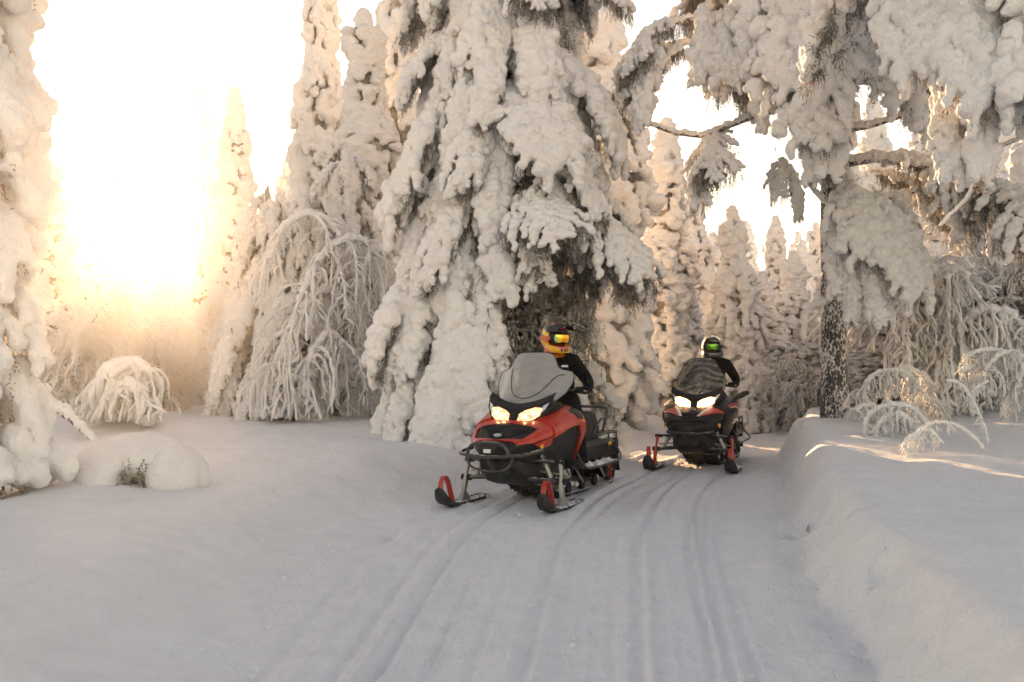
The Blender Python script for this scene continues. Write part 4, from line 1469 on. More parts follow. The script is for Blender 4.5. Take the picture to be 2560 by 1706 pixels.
def make_sled(label, loc, rz, A, steer=0.0, lean=0.0):
    """A = True: red utility machine with bumper; False: black machine with red flashes"""
    t = empty('snowmobile', loc, rz, label, 'snowmobile', 'snowmobiles on the trail')
    t.rotation_euler = (0, lean, rz)
    # ---- black inner body shell
    mb = MB()
    nv, nu = 36, 20
    rings = []
    for i in range(nv + 1):
        v = i / nv
        right = [tuple(shell_pt(j / nu, v, 0, 1)) for j in range(nu + 1)]
        left = [(-p[0], p[1], p[2]) for p in right[1:]]
        rings.append(list(reversed(left)) + right)
    mb.loft(rings, True, True)
    mb.build('body_shell', M['black'], t)
    body = M['red'] if A else M['gloss_black']
    # ---- hood panels (left and right halves meet on the ridge)
    if A:
        for s in (-1, 1):
            shell_patch((0.135, 0.50), lerpf((0, .0), (.12, .30), (.16, .32), (.55, .30), (.62, .0), (1, .0)), lerpf((0, .40), (.3, .47), (.7, .47), (1, .44)), 0.016, 0.014, s, 40, 12).build('hood_panel', body, t)
            # shoulder panel, runs back and sweeps down to the footwell
            sp = shell_patch((0.42, 0.93), lerpf((0, .20), (.4, .16), (1, .30)), lerpf((0, .50), (.25, .46), (.5, .46), (.62, .55), (.80, .85), (.92, .97), (1, 1.0)), 0.030, 0.024, s, 40, 12).build('side_panel', body, t)
            shell_patch((0.62, 0.74), lerpf((0, .30), (1, .26)), lerpf((0, .32), (.4, .40), (1, .41)), 0.0335, 0.006, s, 12, 5).build('air_vent', M['black'], sp)
            shell_patch((0.27, 0.42), lerpf((0, .50), (1, .48)), lerpf((0, .52), (.5, .62), (1, .60)), 0.018, 0.014, s, 14, 5).build('cheek_panel', body, t)
    else:
        for s in (-1, 1):
            shell_patch((0.135, 0.52), lerpf((0, .0), (1, .0)), lerpf((0, .42), (.3, .50), (1, .50)), 0.014, 0.012, s, 30, 10).build('hood_panel', body, t)
            sp = shell_patch((0.40, 0.95), lerpf((0, .20), (1, .25)), lerpf((0, .62), (.3, .92), (.8, .97), (1, 0.9)), 0.030, 0.024, s, 34, 12).build('side_panel', body, t)
            fl = shell_patch((0.22, 0.46), lerpf((0, .15), (.5, .19), (1, .25)), lerpf((0, .165), (.35, .28), (.8, .42), (1, .38)), 0.0215, 0.006, s, 20, 6).build('red_flash', M['red'], t)
            shell_patch((0.22, 0.46), lerpf((0, .11), (.5, .145), (1, .205)), lerpf((0, .143), (.5, .183), (1, .243)), 0.0215, 0.006, s, 20, 3).build('white_flash', M['white_print'], fl)
            shell_patch((0.50, 0.80), lerpf((0, .33), (.6, .37), (1, .46)), lerpf((0, .355), (.6, .43), (1, .50)), 0.0335, 0.004, s, 20, 4).build('stripe', M['red'], sp)
            shell_patch((0.52, 0.72), lerpf((0, .372), (1, .438)), lerpf((0, .380), (1, .450)), 0.0335, 0.004, s, 14, 3).build('stripe', M['white_print'], sp)
            # maker's lettering low on the side panel
            me = text_mesh('LYNX', 0.105)
            o = link('lettering', me, sp, M['white_print'])
            p = shell_off(0.60, 0.66, 0.037, s)
            p2 = np.array(shell_off(0.60, 0.72, 0.037, s)); p1 = np.array(shell_off(0.60, 0.60, 0.037, s))
            ux = (p2 - p1) * (1 if s > 0 else -1); ux /= np.linalg.norm(ux)
            un = np.cross(ux, np.array(shell_off(0.56, 0.66, 0.037, s)) - np.array(shell_off(0.64, 0.66, 0.037, s))); un /= np.linalg.norm(un)
            uy = np.cross(un, ux)
            o.matrix_local = Matrix(((ux[0], uy[0], un[0], p[0]), (ux[1], uy[1], un[1], p[1]), (ux[2], uy[2], un[2], p[2]), (0, 0, 0, 1)))
    # ---- nose vent with slats, badge
    vent = MB()
    for s in (-1, 1):
        shp = shell_patch((0.20, 0.37) if A else (0.16, 0.30), lerpf((0, 0), (1, 0)), lerpf((0, .13), (1, .29)), 0.012, 0.010, s, 10, 6)
        vent.add(shp.v, shp.f)
    vo = vent.build('nose_vent', M['black'], t)
    for i in range(5):
        v = (0.225 if A else 0.175) + i * 0.026
        hw_ = 0.9
        pts = [shell_off(0.26 * abs(k) / 4 * (0.55 + 0.1 * i), v, 0.016, 1 if k >= 0 else -1) for k in range(-4, 5)]
        MB().tube(pts, 0.004, 6).build('slat', M['gloss_black'], vo)
    bp = shell_off(0.0, 0.185 if A else 0.335, 0.026, 1)
    ring = MB()
    pts = [(0.045 * math.cos(a), 0.0, 0.026 * math.sin(a)) for a in np.linspace(0, 2 * math.pi, 25)]
    if A:
        ring.prism([(0.042 * math.cos(a), 0.023 * math.sin(a)) for a in np.linspace(0, 2 * math.pi, 24, endpoint=False)], 0.010, lambda a, b_, c_: (a, c_, b_))
    else:
        arcs = np.linspace(-0.6, math.pi + 0.6, 22)
        ring.tube([(0.036 * math.cos(a), 0, 0.030 * math.sin(a)) for a in arcs], 0.007, 8)
        ring.tube([(-0.012, 0, -0.008), (0.0, 0, 0.006), (0.012, 0, -0.008)], 0.005, 6)
    o = ring.build('badge', M['silver'], t, bevel=0.0)
    o.location = bp; o.rotation_euler = (R(-52), 0, 0)
    # ---- headlight pod
    def pod(x, z):           # leaning, wrapped-back front face of the lamp pod
        return 0.015 + 0.50 * x * x + (z - 0.84) * 0.62
    out = [(0.0, 0.835), (0.09, 0.815), (0.21, 0.845), (0.29, 0.895), (0.335, 0.975), (0.345, 1.045), (0.26, 1.02), (0.14, 0.985), (0.05, 0.955), (0.0, 0.945)]
    mb = MB()
    full = [(x, z) for x, z in out] + [(-x, z) for x, z in reversed(out[1:-1])]
    fr = [(x, pod(x, z) - 0.0, z) for x, z in full]
    bk = [(x * 1.06, pod(x, z) + 0.17, z - 0.03) for x, z in full]
    bk2 = [(x * 1.0, pod(x, z) + 0.34, z - 0.08) for x, z in full]
    mb.loft([fr, bk, bk2], True, True)
    podo = mb.build('headlight_pod', M['gloss_black'], t, bevel=0.006)
    for s in (-1, 1):
        lens = [(0.045, 0.835), (0.10, 0.826), (0.20, 0.848), (0.262, 0.892), (0.272, 0.965), (0.20, 0.972), (0.10, 0.940), (0.050, 0.905)]
        cen = (0.155, 0.900)
        vv, ff = [], []
        nr = 5
        for k in range(nr + 1):
            q = k / nr
            for (x, z) in lens:
                xx, zz = cen[0] + (x - cen[0]) * (1 - q), cen[1] + (z - cen[1]) * (1 - q)
                vv.append((s * xx, pod(xx, zz) - 0.004 - 0.016 * math.sin(q * math.pi / 2), zz))
        n = len(lens)
        for k in range(nr):
            for j in range(n):
                ff.append((k * n + j, k * n + (j + 1) % n, (k + 1) * n + (j + 1) % n, (k + 1) * n + j))
        h = MB().add(vv, ff).build('headlight', M['lamp_a'] if A else M['lamp_b'], t)
        # unlit corner lens sweeping up and back
        cr = [(0.268, 0.915), (0.30, 0.955), (0.325, 1.02), (0.27, 0.985)]
        m2 = MB()
        a = [(s * x, pod(x, z) - 0.006, z) for x, z in cr]; c_ = [(s * x, pod(x, z) + 0.004, z) for x, z in cr]
        m2.loft([a, c_], True, True)
        m2.build('corner_lens', M['chrome'], h, bevel=0.002)
        # bulbs, bright points behind the lens
        for bx, bz in ((0.115, 0.882), (0.195, 0.908)):
            m3 = MB()
            rgs = [[(s * bx + 0.020 * math.sin(th) * math.cos(f_), pod(bx, bz) - 0.014 - 0.010 * math.cos(th), bz + 0.020 * math.sin(th) * math.sin(f_)) for f_ in np.linspace(0, 2 * math.pi, 12, endpoint=False)] for th in (0.25, 0.8, 1.4)]
            m3.loft(rgs)
            m3.build('bulb', M['bulb'], h)
    # cowl: dark V brow over the lamps, base of the windshield
    mb = MB()
    rows = []
    for k in range(6):
        q = k / 5
        row = []
        for i in range(21):
            x = -0.345 + 0.69 * i / 20
            z0 = 0.950 + 0.80 * x * x
            z = z0 + q * (0.055 + 0.015 * abs(x) / 0.345)
            row.append((x, pod(abs(x), z0) + 0.004 + q * 0.07 - 0.02 * math.sin(q * math.pi), z))
        rows.append(row)
    back = [[(x, y + 0.03, z - 0.005) for x, y, z in r] for r in rows]
    v = [p for r in rows for p in r] + [p for r in back for p in r]
    N, n = 6 * 21, 21
    ff = []
    for i in range(5):
        for j in range(20):
            q4 = (i * n + j, i * n + j + 1, (i + 1) * n + j + 1, (i + 1) * n + j)
            ff += [q4, tuple(N + k for k in reversed(q4))]
    rim = list(range(20)) + [i * n + 20 for i in range(5)] + [5 * n + 20 - j for j in range(20)] + [(5 - i) * n for i in range(5)]
    ff += [(rim[k], N + rim[k], N + rim[(k + 1) % len(rim)], rim[(k + 1) % len(rim)]) for k in range(len(rim))]
    MB().add(v, ff).build('cowl', M['black'], t)
    # ---- windshield
    zs = np.linspace(0.985, 1.52, 44) if A else np.linspace(0.985, 1.50, 44)
    if A:
        hwz = ([0.985, 1.03, 1.10, 1.20, 1.28, 1.325, 1.345, 1.37, 1.44, 1.49, 1.505, 1.52], [0.255, 0.310, 0.375, 0.415, 0.415, 0.395, 0.300, 0.268, 0.236, 0.207, 0.187, 0.13])
    else:
        hwz = ([0.985, 1.03, 1.10, 1.17, 1.21, 1.30, 1.40, 1.46, 1.485, 1.50], [0.30, 0.325, 0.345, 0.355, 0.345, 0.295, 0.235, 0.195, 0.165, 0.11])
    def shield(x, z):
        y = 0.235 + (z - 0.985) * 0.62 + 0.95 * x * x
        y -= 0.035 * math.exp(-(x / 0.20) ** 4) * (1 if z > 1.08 else max(0, (z - 1.0) / 0.08))      # raised centre panel
        y += 0.03 * (1 / (1 + math.exp(-(abs(x) - 0.30) * 60)))
        return y
    rows = []
    for z in zs:
        hw = float(np.interp(z, *hwz))
        dip = 0.05 * (1 - (z - 0.985) / 0.54)
        rows.append([(hw * q, shield(hw * q, z), z - dip * (1 - q * q)) for q in np.linspace(-1, 1, 33)])
    back = [[(x, y + 0.006, z) for x, y, z in r] for r in rows]
    n, m_ = 33, len(rows)
    v = [p for r in rows for p in r] + [p for r in back for p in r]
    N = n * m_
    ff = []
    for i in range(m_ - 1):
        for j in range(n - 1):
            q4 = (i * n + j, i * n + j + 1, (i + 1) * n + j + 1, (i + 1) * n + j)
            ff += [q4, tuple(N + k for k in reversed(q4))]
    rim = list(range(n - 1)) + [i * n + n - 1 for i in range(m_ - 1)] + [(m_ - 1) * n + n - 1 - j for j in range(n - 1)] + [(m_ - 1 - i) * n for i in range(m_ - 1)]
    ff += [(rim[k], N + rim[k], N + rim[(k + 1) % len(rim)], rim[(k + 1) % len(rim)]) for k in range(len(rim))]
    wo = MB().add(v, ff).build('windshield', M['screen_grey'] if A else M['screen_clear'], t)
    edge = [v[k] for k in rim]
    MB().tube([edge[k] for k in range(0, len(edge), 1)] + [edge[0]], 0.0045, 6).build('edge_trim', M['gloss_black'], wo)
    if A:
        rp = catmull(np.array([(-0.225, 1.36), (-0.205, 1.25), (-0.15, 1.145), (-0.05, 1.10), (0.05, 1.10), (0.15, 1.145), (0.215, 1.22), (0.27, 1.285), (0.33, 1.30)]), np.linspace(0, 8, 40))
        MB().tube([(x, shield(x, z) - 0.003, z - 0.05 * (1 - (z - 0.985) / 0.54) * (1 - (x / 0.4) ** 2)) for x, z in rp], 0.006, 6).build('crease', M['screen_dark'], wo)
    # ---- belly pan and front bumper
    mb = MB()
    st = [(-0.36, 0.36, 0.50, 0.17), (-0.20, 0.27, 0.46, 0.235), (0.05, 0.215, 0.42, 0.26), (0.45, 0.20, 0.42, 0.27), (0.75, 0.24, 0.42, 0.24)]
    rings = []
    for (y, z0, z1, hw) in st:
        rings.append([(-hw, y, z1), (-hw * 1.0, y, z0 + 0.07), (-hw * 0.72, y, z0), (hw * 0.72, y, z0), (hw, y, z0 + 0.07), (hw, y, z1)])
    mb.loft(rings).build('belly_pan', M['black'], t, bevel=0.012)
    bo = MB()
    if A:
        bo.tube(smooth_path([(-0.375, -0.12, 0.575), (-0.37, -0.30, 0.565), (-0.31, -0.47, 0.548), (-0.12, -0.56, 0.535), (0.12, -0.56, 0.535), (0.31, -0.47, 0.548), (0.37, -0.30, 0.565), (0.375, -0.12, 0.575)], 36), 0.017, 10)
        bumper = bo.build('front_bumper', M['tube'], t)
        MB().tube(smooth_path([(-0.215, -0.53, 0.545), (-0.19, -0.54, 0.61), (-0.13, -0.535, 0.652), (0, -0.535, 0.662), (0.13, -0.535, 0.652), (0.19, -0.54, 0.61), (0.215, -0.53, 0.545)], 30), 0.016, 10).build('bumper_loop', M['tube'], bumper)
        MB().tube(smooth_path([(-0.24, -0.50, 0.535), (-0.20, -0.50, 0.44), (-0.08, -0.47, 0.395), (0.08, -0.47, 0.395), (0.20, -0.50, 0.44), (0.24, -0.50, 0.535)], 26), 0.012, 8).build('bumper_loop', M['tube'], bumper)
        MB().tube([(0, -0.55, 0.535), (0, -0.50, 0.47), (0, -0.40, 0.40)], 0.014, 8).build('tow_hook', M['tube'], bumper)
        MB().box((0.0, -0.548, 0.585), (0.075, 0.006, 0.036)).build('number_plate', M['white_print'], bumper, bevel=0.002)
        MB().box((0.0, -0.540, 0.585), (0.16, 0.010, 0.075)).build('plate_holder', M['black'], bumper, bevel=0.004)
    else:
        bumper = bo.tube(smooth_path([(-0.30, -0.18, 0.53), (-0.25, -0.40, 0.52), (0, -0.50, 0.515), (0.25, -0.40, 0.52), (0.30, -0.18, 0.53)], 26), 0.015, 10).build('front_bumper', M['tube'], t)
        for i in range(5):
            z = 0.49 - 0.028 * i
            MB().tube(smooth_path([(-0.17, -0.33 + 0.02 * i, z), (0, -0.41 + 0.02 * i, z - 0.012), (0.17, -0.33 + 0.02 * i, z)], 12), 0.006, 6).build('grille_bar', M['tube'], bumper)
        MB().tube([(0, -0.50, 0.515), (0, -0.44, 0.42)], 0.012, 8).build('tow_hook', M['tube'], bumper)
    # ---- suspension, spindles, skis
    SX = 0.53
    for s in (-1, 1):
        spm = M['steel'] if A else M['red']
        top, bot = (s * (SX - 0.035), 0.045, 0.470), (s * SX, -0.01, 0.115)
        sp = MB()
        sp.loft([[(bot[0] + (top[0] - bot[0]) * q + dx * w, bot[1] + (top[1] - bot[1]) * q + dy * w, bot[2] + (top[2] - bot[2]) * q) for dx, dy in ((-.022, -.03), (.022, -.03), (.022, .03), (-.022, .03))] for q, w in ((0, .8), (.3, 1.0), (.6, .6), (.85, .8), (1, .55))])
        spo = sp.build('spindle', spm, t, bevel=0.006)
        MB().tube([(s * (SX - 0.075), 0.02, 0.27), (s * (SX + 0.03), 0.02, 0.27)], 0.030, 12).build('ball_joint', M['black'], spo)
        MB().tube([(s * (SX - 0.095), 0.04, 0.445), (s * (SX + 0.0), 0.04, 0.445)], 0.022, 12).build('ball_joint', M['black'], spo)
        for (ya, yb, z0, z1, r_, nm_) in ((-0.12, 0.02, 0.300, 0.270, 0.020, 'lower_arm'), (0.28, 0.02, 0.300, 0.270, 0.020, 'lower_arm'), (-0.06, 0.045, 0.470, 0.445, 0.014, 'upper_arm'), (0.22, 0.045, 0.470, 0.445, 0.014, 'upper_arm')):
            MB().tube([(s * 0.19, ya, z0), (s * (SX - 0.05), yb, z1)], r_, 8).build(nm_, M['tube'], t)
        MB().tube([(s * 0.16, 0.10, 0.36), (s * (SX - 0.04), 0.09, 0.33)], 0.009, 6).build('tie_rod', M['steel'], t)
        # coil-over shock
        a, b_ = Vector((s * 0.235, 0.02, 0.66)), Vector((s * (SX - 0.13), 0.03, 0.30))
        sh = MB().tube([a, a.lerp(b_, 0.55), a.lerp(b_, 0.56), b_], [0.016, 0.016, 0.024, 0.024], 10).build('shock', M['steel'], t)
        ax = (b_ - a).normalized()
        e1 = ax.cross(Vector((0, 1, 0))).normalized(); e2 = ax.cross(e1)
        hel = [a.lerp(b_, 0.08 + 0.62 * k / 90) + (e1 * math.cos(k * 0.56) + e2 * math.sin(k * 0.56)) * 0.036 for k in range(91)]
        MB().tube(hel, 0.0065, 6).build('spring', M['spring'], sh)
        # ski
        prof = [(-0.56, 0.185, 0.030), (-0.545, 0.150, 0.055), (-0.50, 0.095, 0.075), (-0.42, 0.045, 0.084), (-0.30, 0.018, 0.088), (-0.10, 0.010, 0.088), (0.20, 0.010, 0.086), (0.42, 0.012, 0.074), (0.54, 0.018, 0.045)]
        rings = []
        for (y, z, hw) in prof:
            e = 0.022
            rings.append([(-hw, y, z + e + 0.012), (-hw * 0.92, y, z + 0.006), (-hw * 0.45, y, z), (-hw * 0.2, y, z - 0.010), (hw * 0.2, y, z - 0.010), (hw * 0.45, y, z), (hw * 0.92, y, z + 0.006), (hw, y, z + e + 0.012), (hw * 0.82, y, z + e), (hw * 0.25, y, z + e + 0.014), (-hw * 0.25, y, z + e + 0.014), (-hw * 0.82, y, z + e)])
        sk = MB().loft(rings).build('ski', M['ski_black'], t)
        sk.location = (s * SX, 0, 0.004)
        sk.rotation_euler = (0, 0, steer)
        if A:
            hp = smooth_path([(0, -0.535, 0.17), (0, -0.515, 0.27), (0, -0.455, 0.315), (0, -0.38, 0.27), (0, -0.31, 0.15), (0, -0.26, 0.05)], 26)
            h = MB()
            h.loft([[(x + dx * 0.024, y + dy * 0.008, z + dz * 0.008) for dx, dy, dz in ((-1, -1, -1), (1, -1, -1), (1, 1, 1), (-1, 1, 1))] for x, y, z in hp])
            h.build('ski_loop', M['red'], sk, bevel=0.004)
        else:
            h = MB()
            hp = [(-0.53, 0.16), (-0.50, 0.27), (-0.46, 0.335), (-0.42, 0.27), (-0.36, 0.12), (-0.34, 0.05), (-0.50, 0.09)]
            h.prism(hp, 0.05, lambda a, b_, c_: (c_, a, b_))
            h.build('ski_loop', M['red'], sk, bevel=0.012)
        MB().loft([[(-w, -l, zz), (w, -l, zz), (w, l, zz), (-w, l, zz)] for zz, w, l in ((0.028, 0.036, 0.13), (0.06, 0.030, 0.09), (0.115, 0.022, 0.035), (0.14, 0.020, 0.022))]).build('ski_saddle', spm, sk, bevel=0.006)
        MB().tube([(0, -0.35, -0.008), (0, 0.35, -0.008)], 0.008, 6).build('carbide_runner', M['steel'], sk)
    # ---- tunnel, track, wheels
    MB().loft([[(-0.265, y, 0.36), (-0.265, y, 0.50), (-0.18, y, 0.555), (0.18, y, 0.555), (0.265, y, 0.50), (0.265, y, 0.36)] for y in (0.62, 1.2, 1.9, 2.36)]).build('tunnel', M['gloss_black'], t, bevel=0.006)
    path = []
    for a in np.linspace(math.pi * 0.5, math.pi * 1.32, 12): path.append((0.52 + 0.17 * math.cos(a), 0.255 + 0.115 * math.sin(a)))
    path += [(0.72, 0.045), (0.95, 0.030), (1.5, 0.030), (2.05, 0.030)]
    for a in np.linspace(-math.pi * 0.5, math.pi * 0.5, 14): path.append((2.22 + 0.15 * math.cos(a), 0.180 + 0.15 * math.sin(a)))
    path += [(1.8, 0.350), (1.2, 0.360)]
    pc = np.array(path + [path[0]])
    sl = np.concatenate([[0], np.cumsum(np.linalg.norm(np.diff(pc, axis=0), axis=1))])
    nb_ = 92
    q = np.linspace(0, sl[-1], nb_, endpoint=False)
    pp = np.stack([np.interp(q, sl, pc[:, c]) for c in range(2)], -1)
    tw = 0.235
    rings = []
    nrm = []
    for i in range(nb_):
        d = pp[(i + 1) % nb_] - pp[i - 1]; d /= np.linalg.norm(d)
        nn = np.array([-d[1], d[0]])
        cen = np.array([1.4, 0.19])
        if np.dot(nn, pp[i] - cen) < 0 and abs(pp[i][0] - 1.4) < 0.6: nn = -nn
        if np.dot(nn, pp[i] - np.array([min(max(pp[i][0], 0.6), 2.2), 0.19])) < 0: nn = -nn
        nrm.append(nn)
        o_, i_ = pp[i] + nn * 0.008, pp[i] - nn * 0.008
        rings.append([(-tw, o_[0], o_[1]), (tw, o_[0], o_[1]), (tw, i_[0], i_[1]), (-tw, i_[0], i_[1])])
    rings.append(rings[0])
    trk = MB().loft(rings, True, False).build('track_belt', M['rubber'], t)
    lug = MB()
    for i in range(0, nb_, 2):
        nn = nrm[i]; d = np.array([nn[1], -nn[0]])
        for (xa, xb) in ((-0.225, -0.09), (-0.07, 0.07), (0.09, 0.225)):
            c0 = pp[i] + nn * 0.006; c1 = pp[i] + nn * 0.034
            w_ = 0.008
            ra = [(xa, *(c0 - d * w_)), (xb, *(c0 - d * w_)), (xb, *(c0 + d * w_)), (xa, *(c0 + d * w_))]
            rb = [(xa, *(c1 - d * w_ * .6)), (xb, *(c1 - d * w_ * .6)), (xb, *(c1 + d * w_ * .6)), (xa, *(c1 + d * w_ * .6))]
            lug.loft([ra, rb])
    lug.build('track_lugs', M['rubber'], trk, smooth=False)['kind'] = 'stuff'
    for (y, z, r_) in ((2.22, 0.180, 0.125), (1.75, 0.105, 0.06), (1.35, 0.105, 0.06), (0.95, 0.105, 0.06)):
        for s in (-1, 1):
            w_ = MB()
            prof = [(0.0, 0.55), (0.0, 1.0), (0.035, 1.0), (0.035, 0.75), (0.02, 0.5), (0.02, 0.2)]
            rg = [[(s * (0.19 + px), y + r_ * pr * math.cos(a), z + r_ * pr * math.sin(a)) for a in np.linspace(0, 2 * math.pi, 20, endpoint=False)] for px, pr in prof]
            wh = w_.loft(rg).build('idler_wheel', M['black'], t)
            if r_ > 0.1:
                for k in range(5):
                    a = 2 * math.pi * k / 5
                    MB().tube([(s * 0.222, y + 0.03 * math.cos(a), z + 0.03 * math.sin(a)), (s * 0.224, y + 0.10 * math.cos(a), z + 0.10 * math.sin(a))], 0.012, 6).build('spoke', M['red'] if A else M['black'], wh)
    for s in (-1, 1):
        MB().box((s * 0.16, 1.45, 0.075), (0.03, 1.5, 0.06)).build('slide_rail', M['steel'], t, bevel=0.006)
        MB().tube([(s * 0.22, 1.05, 0.36), (s * 0.22, 1.35, 0.12)], 0.014, 8).build('swing_arm', M['steel'], t)
        MB().tube([(s * 0.22, 1.75, 0.36), (s * 0.22, 2.05, 0.12)], 0.014, 8).build('swing_arm', M['steel'], t)
        # footboard with a raised toe hold and edge rail
        fb = MB().loft([[(s * 0.255, y, z), (s * 0.44, y, z), (s * 0.44, y, z + 0.018), (s * 0.255, y, z + 0.018)] for y, z in ((0.62, 0.42), (0.80, 0.315), (1.3, 0.30), (1.95, 0.315))]).build('footboard', M['ski_black'], t, bevel=0.003)
        MB().tube(smooth_path([(s * 0.43, 0.62, 0.50), (s * 0.455, 0.85, 0.33), (s * 0.455, 1.4, 0.315), (s * 0.445, 1.95, 0.34), (s * 0.30, 2.3, 0.42)], 26), 0.013, 8).build('edge_rail', M['tube'], fb)
    # ---- seat
    st = [(0.78, 0.74, 0.11, 0.56), (0.95, 0.80, 0.16, 0.56), (1.2, 0.79, 0.18, 0.555), (1.55, 0.80, 0.185, 0.555), (1.72, 0.86, 0.18, 0.555), (1.95, 0.87, 0.17, 0.555), (2.0, 0.80, 0.165, 0.555)]
    MB().loft([[(-hw, y, zb), (-hw * 1.05, y, (zb + zt) / 2), (-hw * 0.85, y, zt - 0.02), (-hw * 0.4, y, zt), (hw * 0.4, y, zt), (hw * 0.85, y, zt - 0.02), (hw * 1.05, y, (zb + zt) / 2), (hw, y, zb)] for y, zt, hw, zb in st]).build('seat', M['seat'], t, bevel=0.01)
    # ---- steering
    hb = MB().tube([(0, 0.62, 0.90), (0, 0.86, 1.13)], 0.024, 10)
    hb.tube(smooth_path([(-0.40, 0.98, 1.10), (-0.28, 0.94, 1.12), (-0.12, 0.86, 1.15), (0.12, 0.86, 1.15), (0.28, 0.94, 1.12), (0.40, 0.98, 1.10)], 24), 0.012, 8)
    ho = hb.build('handlebar', M['tube'], t)
    MB().box((0, 0.86, 1.16), (0.20, 0.07, 0.05)).build('handlebar_pad', M['black'], ho, bevel=0.015)
    for s in (-1, 1):
        MB().tube([(s * 0.27, 0.945, 1.12), (s * 0.41, 0.985, 1.10)], 0.020, 10).build('grip', M['rubber'], ho)
    if not A:
        # wide mirror on the machine's left shoulder
        mr = MB().loft([[(0.40, 0.62, 0.90), (0.42, 0.64, 0.955), (0.44, 0.70, 0.955), (0.42, 0.68, 0.90)], [(0.53, 0.66, 0.955), (0.545, 0.67, 1.045), (0.56, 0.72, 1.045), (0.55, 0.71, 0.955)], [(0.60, 0.72, 1.00), (0.605, 0.73, 1.05), (0.615, 0.76, 1.05), (0.61, 0.75, 1.00)]]).build('side_mirror', M['gloss_black'], t, bevel=0.01)
        mr = MB().loft([[(-0.40, 0.62, 0.90), (-0.42, 0.64, 0.955), (-0.44, 0.70, 0.955), (-0.42, 0.68, 0.90)], [(-0.48, 0.66, 0.955), (-0.49, 0.67, 1.02), (-0.50, 0.72, 1.02), (-0.49, 0.71, 0.955)]]).build('side_mirror', M['gloss_black'], t, bevel=0.01)
    # ---- rear rack and flap
    rk = MB().tube([(-0.24, 1.72, 0.60), (-0.27, 2.0, 0.62), (-0.27, 2.34, 0.62), (0.27, 2.34, 0.62), (0.27, 2.0, 0.62), (0.24, 1.72, 0.60)], 0.013, 8).build('rear_rack', M['tube'], t)
    for y in (2.06, 2.15, 2.25):
        MB().tube([(-0.27, y, 0.62), (0.27, y, 0.62)], 0.009, 8).build('rack_bar', M['tube'], rk)
    for s in (-1, 1):
        MB().tube([(s * 0.27, 2.32, 0.62), (s * 0.28, 2.30, 0.44)], 0.011, 8).build('rack_bar', M['tube'], rk)
        MB().tube([(s * 0.27, 2.05, 0.62), (s * 0.28, 2.02, 0.44)], 0.011, 8).build('rack_bar', M['tube'], rk)
    if A:
        MB().tube(smooth_path([(-0.22, 1.98, 0.62), (-0.24, 2.02, 0.78), (-0.22, 2.10, 0.90), (0.0, 2.13, 0.915), (0.22, 2.10, 0.90), (0.24, 2.02, 0.78), (0.22, 1.98, 0.62)], 34), 0.017, 10).build('grab_bar', M['tube'], t)
        MB().tube(smooth_path([(0.24, 2.03, 0.80), (0.30, 1.78, 0.80), (0.29, 1.62, 0.74), (0.24, 1.60, 0.60)], 20), 0.015, 8).build('grab_bar', M['tube'], t)
        MB().tube(smooth_path([(-0.24, 2.03, 0.80), (-0.30, 1.78, 0.80), (-0.29, 1.62, 0.74), (-0.24, 1.60, 0.60)], 20), 0.015, 8).build('grab_bar', M['tube'], t)
        MB().box((0.285, 2.06, 0.50), (0.012, 0.09, 0.035)).build('side_reflector', M['amber'], t, bevel=0.004)
    else:
        MB().tube(smooth_path([(-0.20, 1.98, 0.62), (-0.20, 2.02, 0.80), (0.0, 2.05, 0.86), (0.20, 2.02, 0.80), (0.20, 1.98, 0.62)], 26), 0.015, 8).build('grab_bar', M['tube'], t)
    MB().loft([[(-0.26, y, z), (0.26, y, z), (0.26, y + 0.012, z), (-0.26, y + 0.012, z)] for y, z in ((2.40, 0.54), (2.42, 0.36), (2.47, 0.15))]).build('snow_flap', M['rubber'], t)
    # snow caked on footboards, skis and the tail
    cg = np.random.default_rng(5 if A else 6)
    cp, cr = [], []
    for k in range(60):
        s = cg.choice([-1, 1])
        cp.append((s * cg.uniform(0.28, 0.43), cg.uniform(1.0, 1.95), 0.325)); cr.append(cg.uniform(0.012, 0.03))
    for k in range(40):
        cp.append((cg.uniform(-0.2, 0.2), cg.uniform(2.0, 2.34), 0.562)); cr.append(cg.uniform(0.012, 0.03))
    for k in range(36):
        s = cg.choice([-1, 1])
        cp.append((s * SX + cg.uniform(-0.06, 0.06), cg.uniform(0.05, 0.45), 0.036)); cr.append(cg.uniform(0.01, 0.02))
    for k in range(30):
        s = cg.choice([-1, 1])
        cp.append((s * cg.uniform(0.15, 0.20), cg.uniform(0.8, 2.0), cg.uniform(0.10, 0.13))); cr.append(cg.uniform(0.012, 0.03))
    link('caked_snow', snow_skin('caked_snow', cp, cr, 0.008, M['snow'], (30.0, 0.006), (80.0, 0.003)), t)['kind'] = 'stuff'
    # marker reflectors under the cheeks
    for s in (-1, 1):
        p = shell_off(0.58, 0.33, 0.03, s)
        o = MB().prism([(-0.016, 0.03), (0.016, 0.03), (0.018, 0.0), (0.0, -0.035), (-0.018, 0.0)], 0.012, lambda a, b_, c_: (a, c_, b_)).build('marker', M['amber'], t, bevel=0.003)
        o.location = p; o.rotation_euler = (R(-20), 0, R(35 * s))
    return t


m, nt, b = new_mat('bulb_glow'); b.inputs['Emission Color'].default_value = (1.0, 0.82, 0.58, 1); b.inputs['Emission Strength'].default_value = 8.0
M['bulb'] = m

S1 = (0.00, 9.75)
S2 = (2.42, 13.3)
S1_RZ, S2_RZ = R(-25), R(-22)
def foot(p, a):
    z = [gz(p[0] + x * math.cos(a) - y * math.sin(a), p[1] + x * math.sin(a) + y * math.cos(a)) for x, y in ((-.53, 0), (.53, 0), (-.53, -.3), (.53, -.3), (0, 1), (0, 2), (.2, 1.5), (-.2, 1.5))]
    return sum(z) / len(z) - 0.015


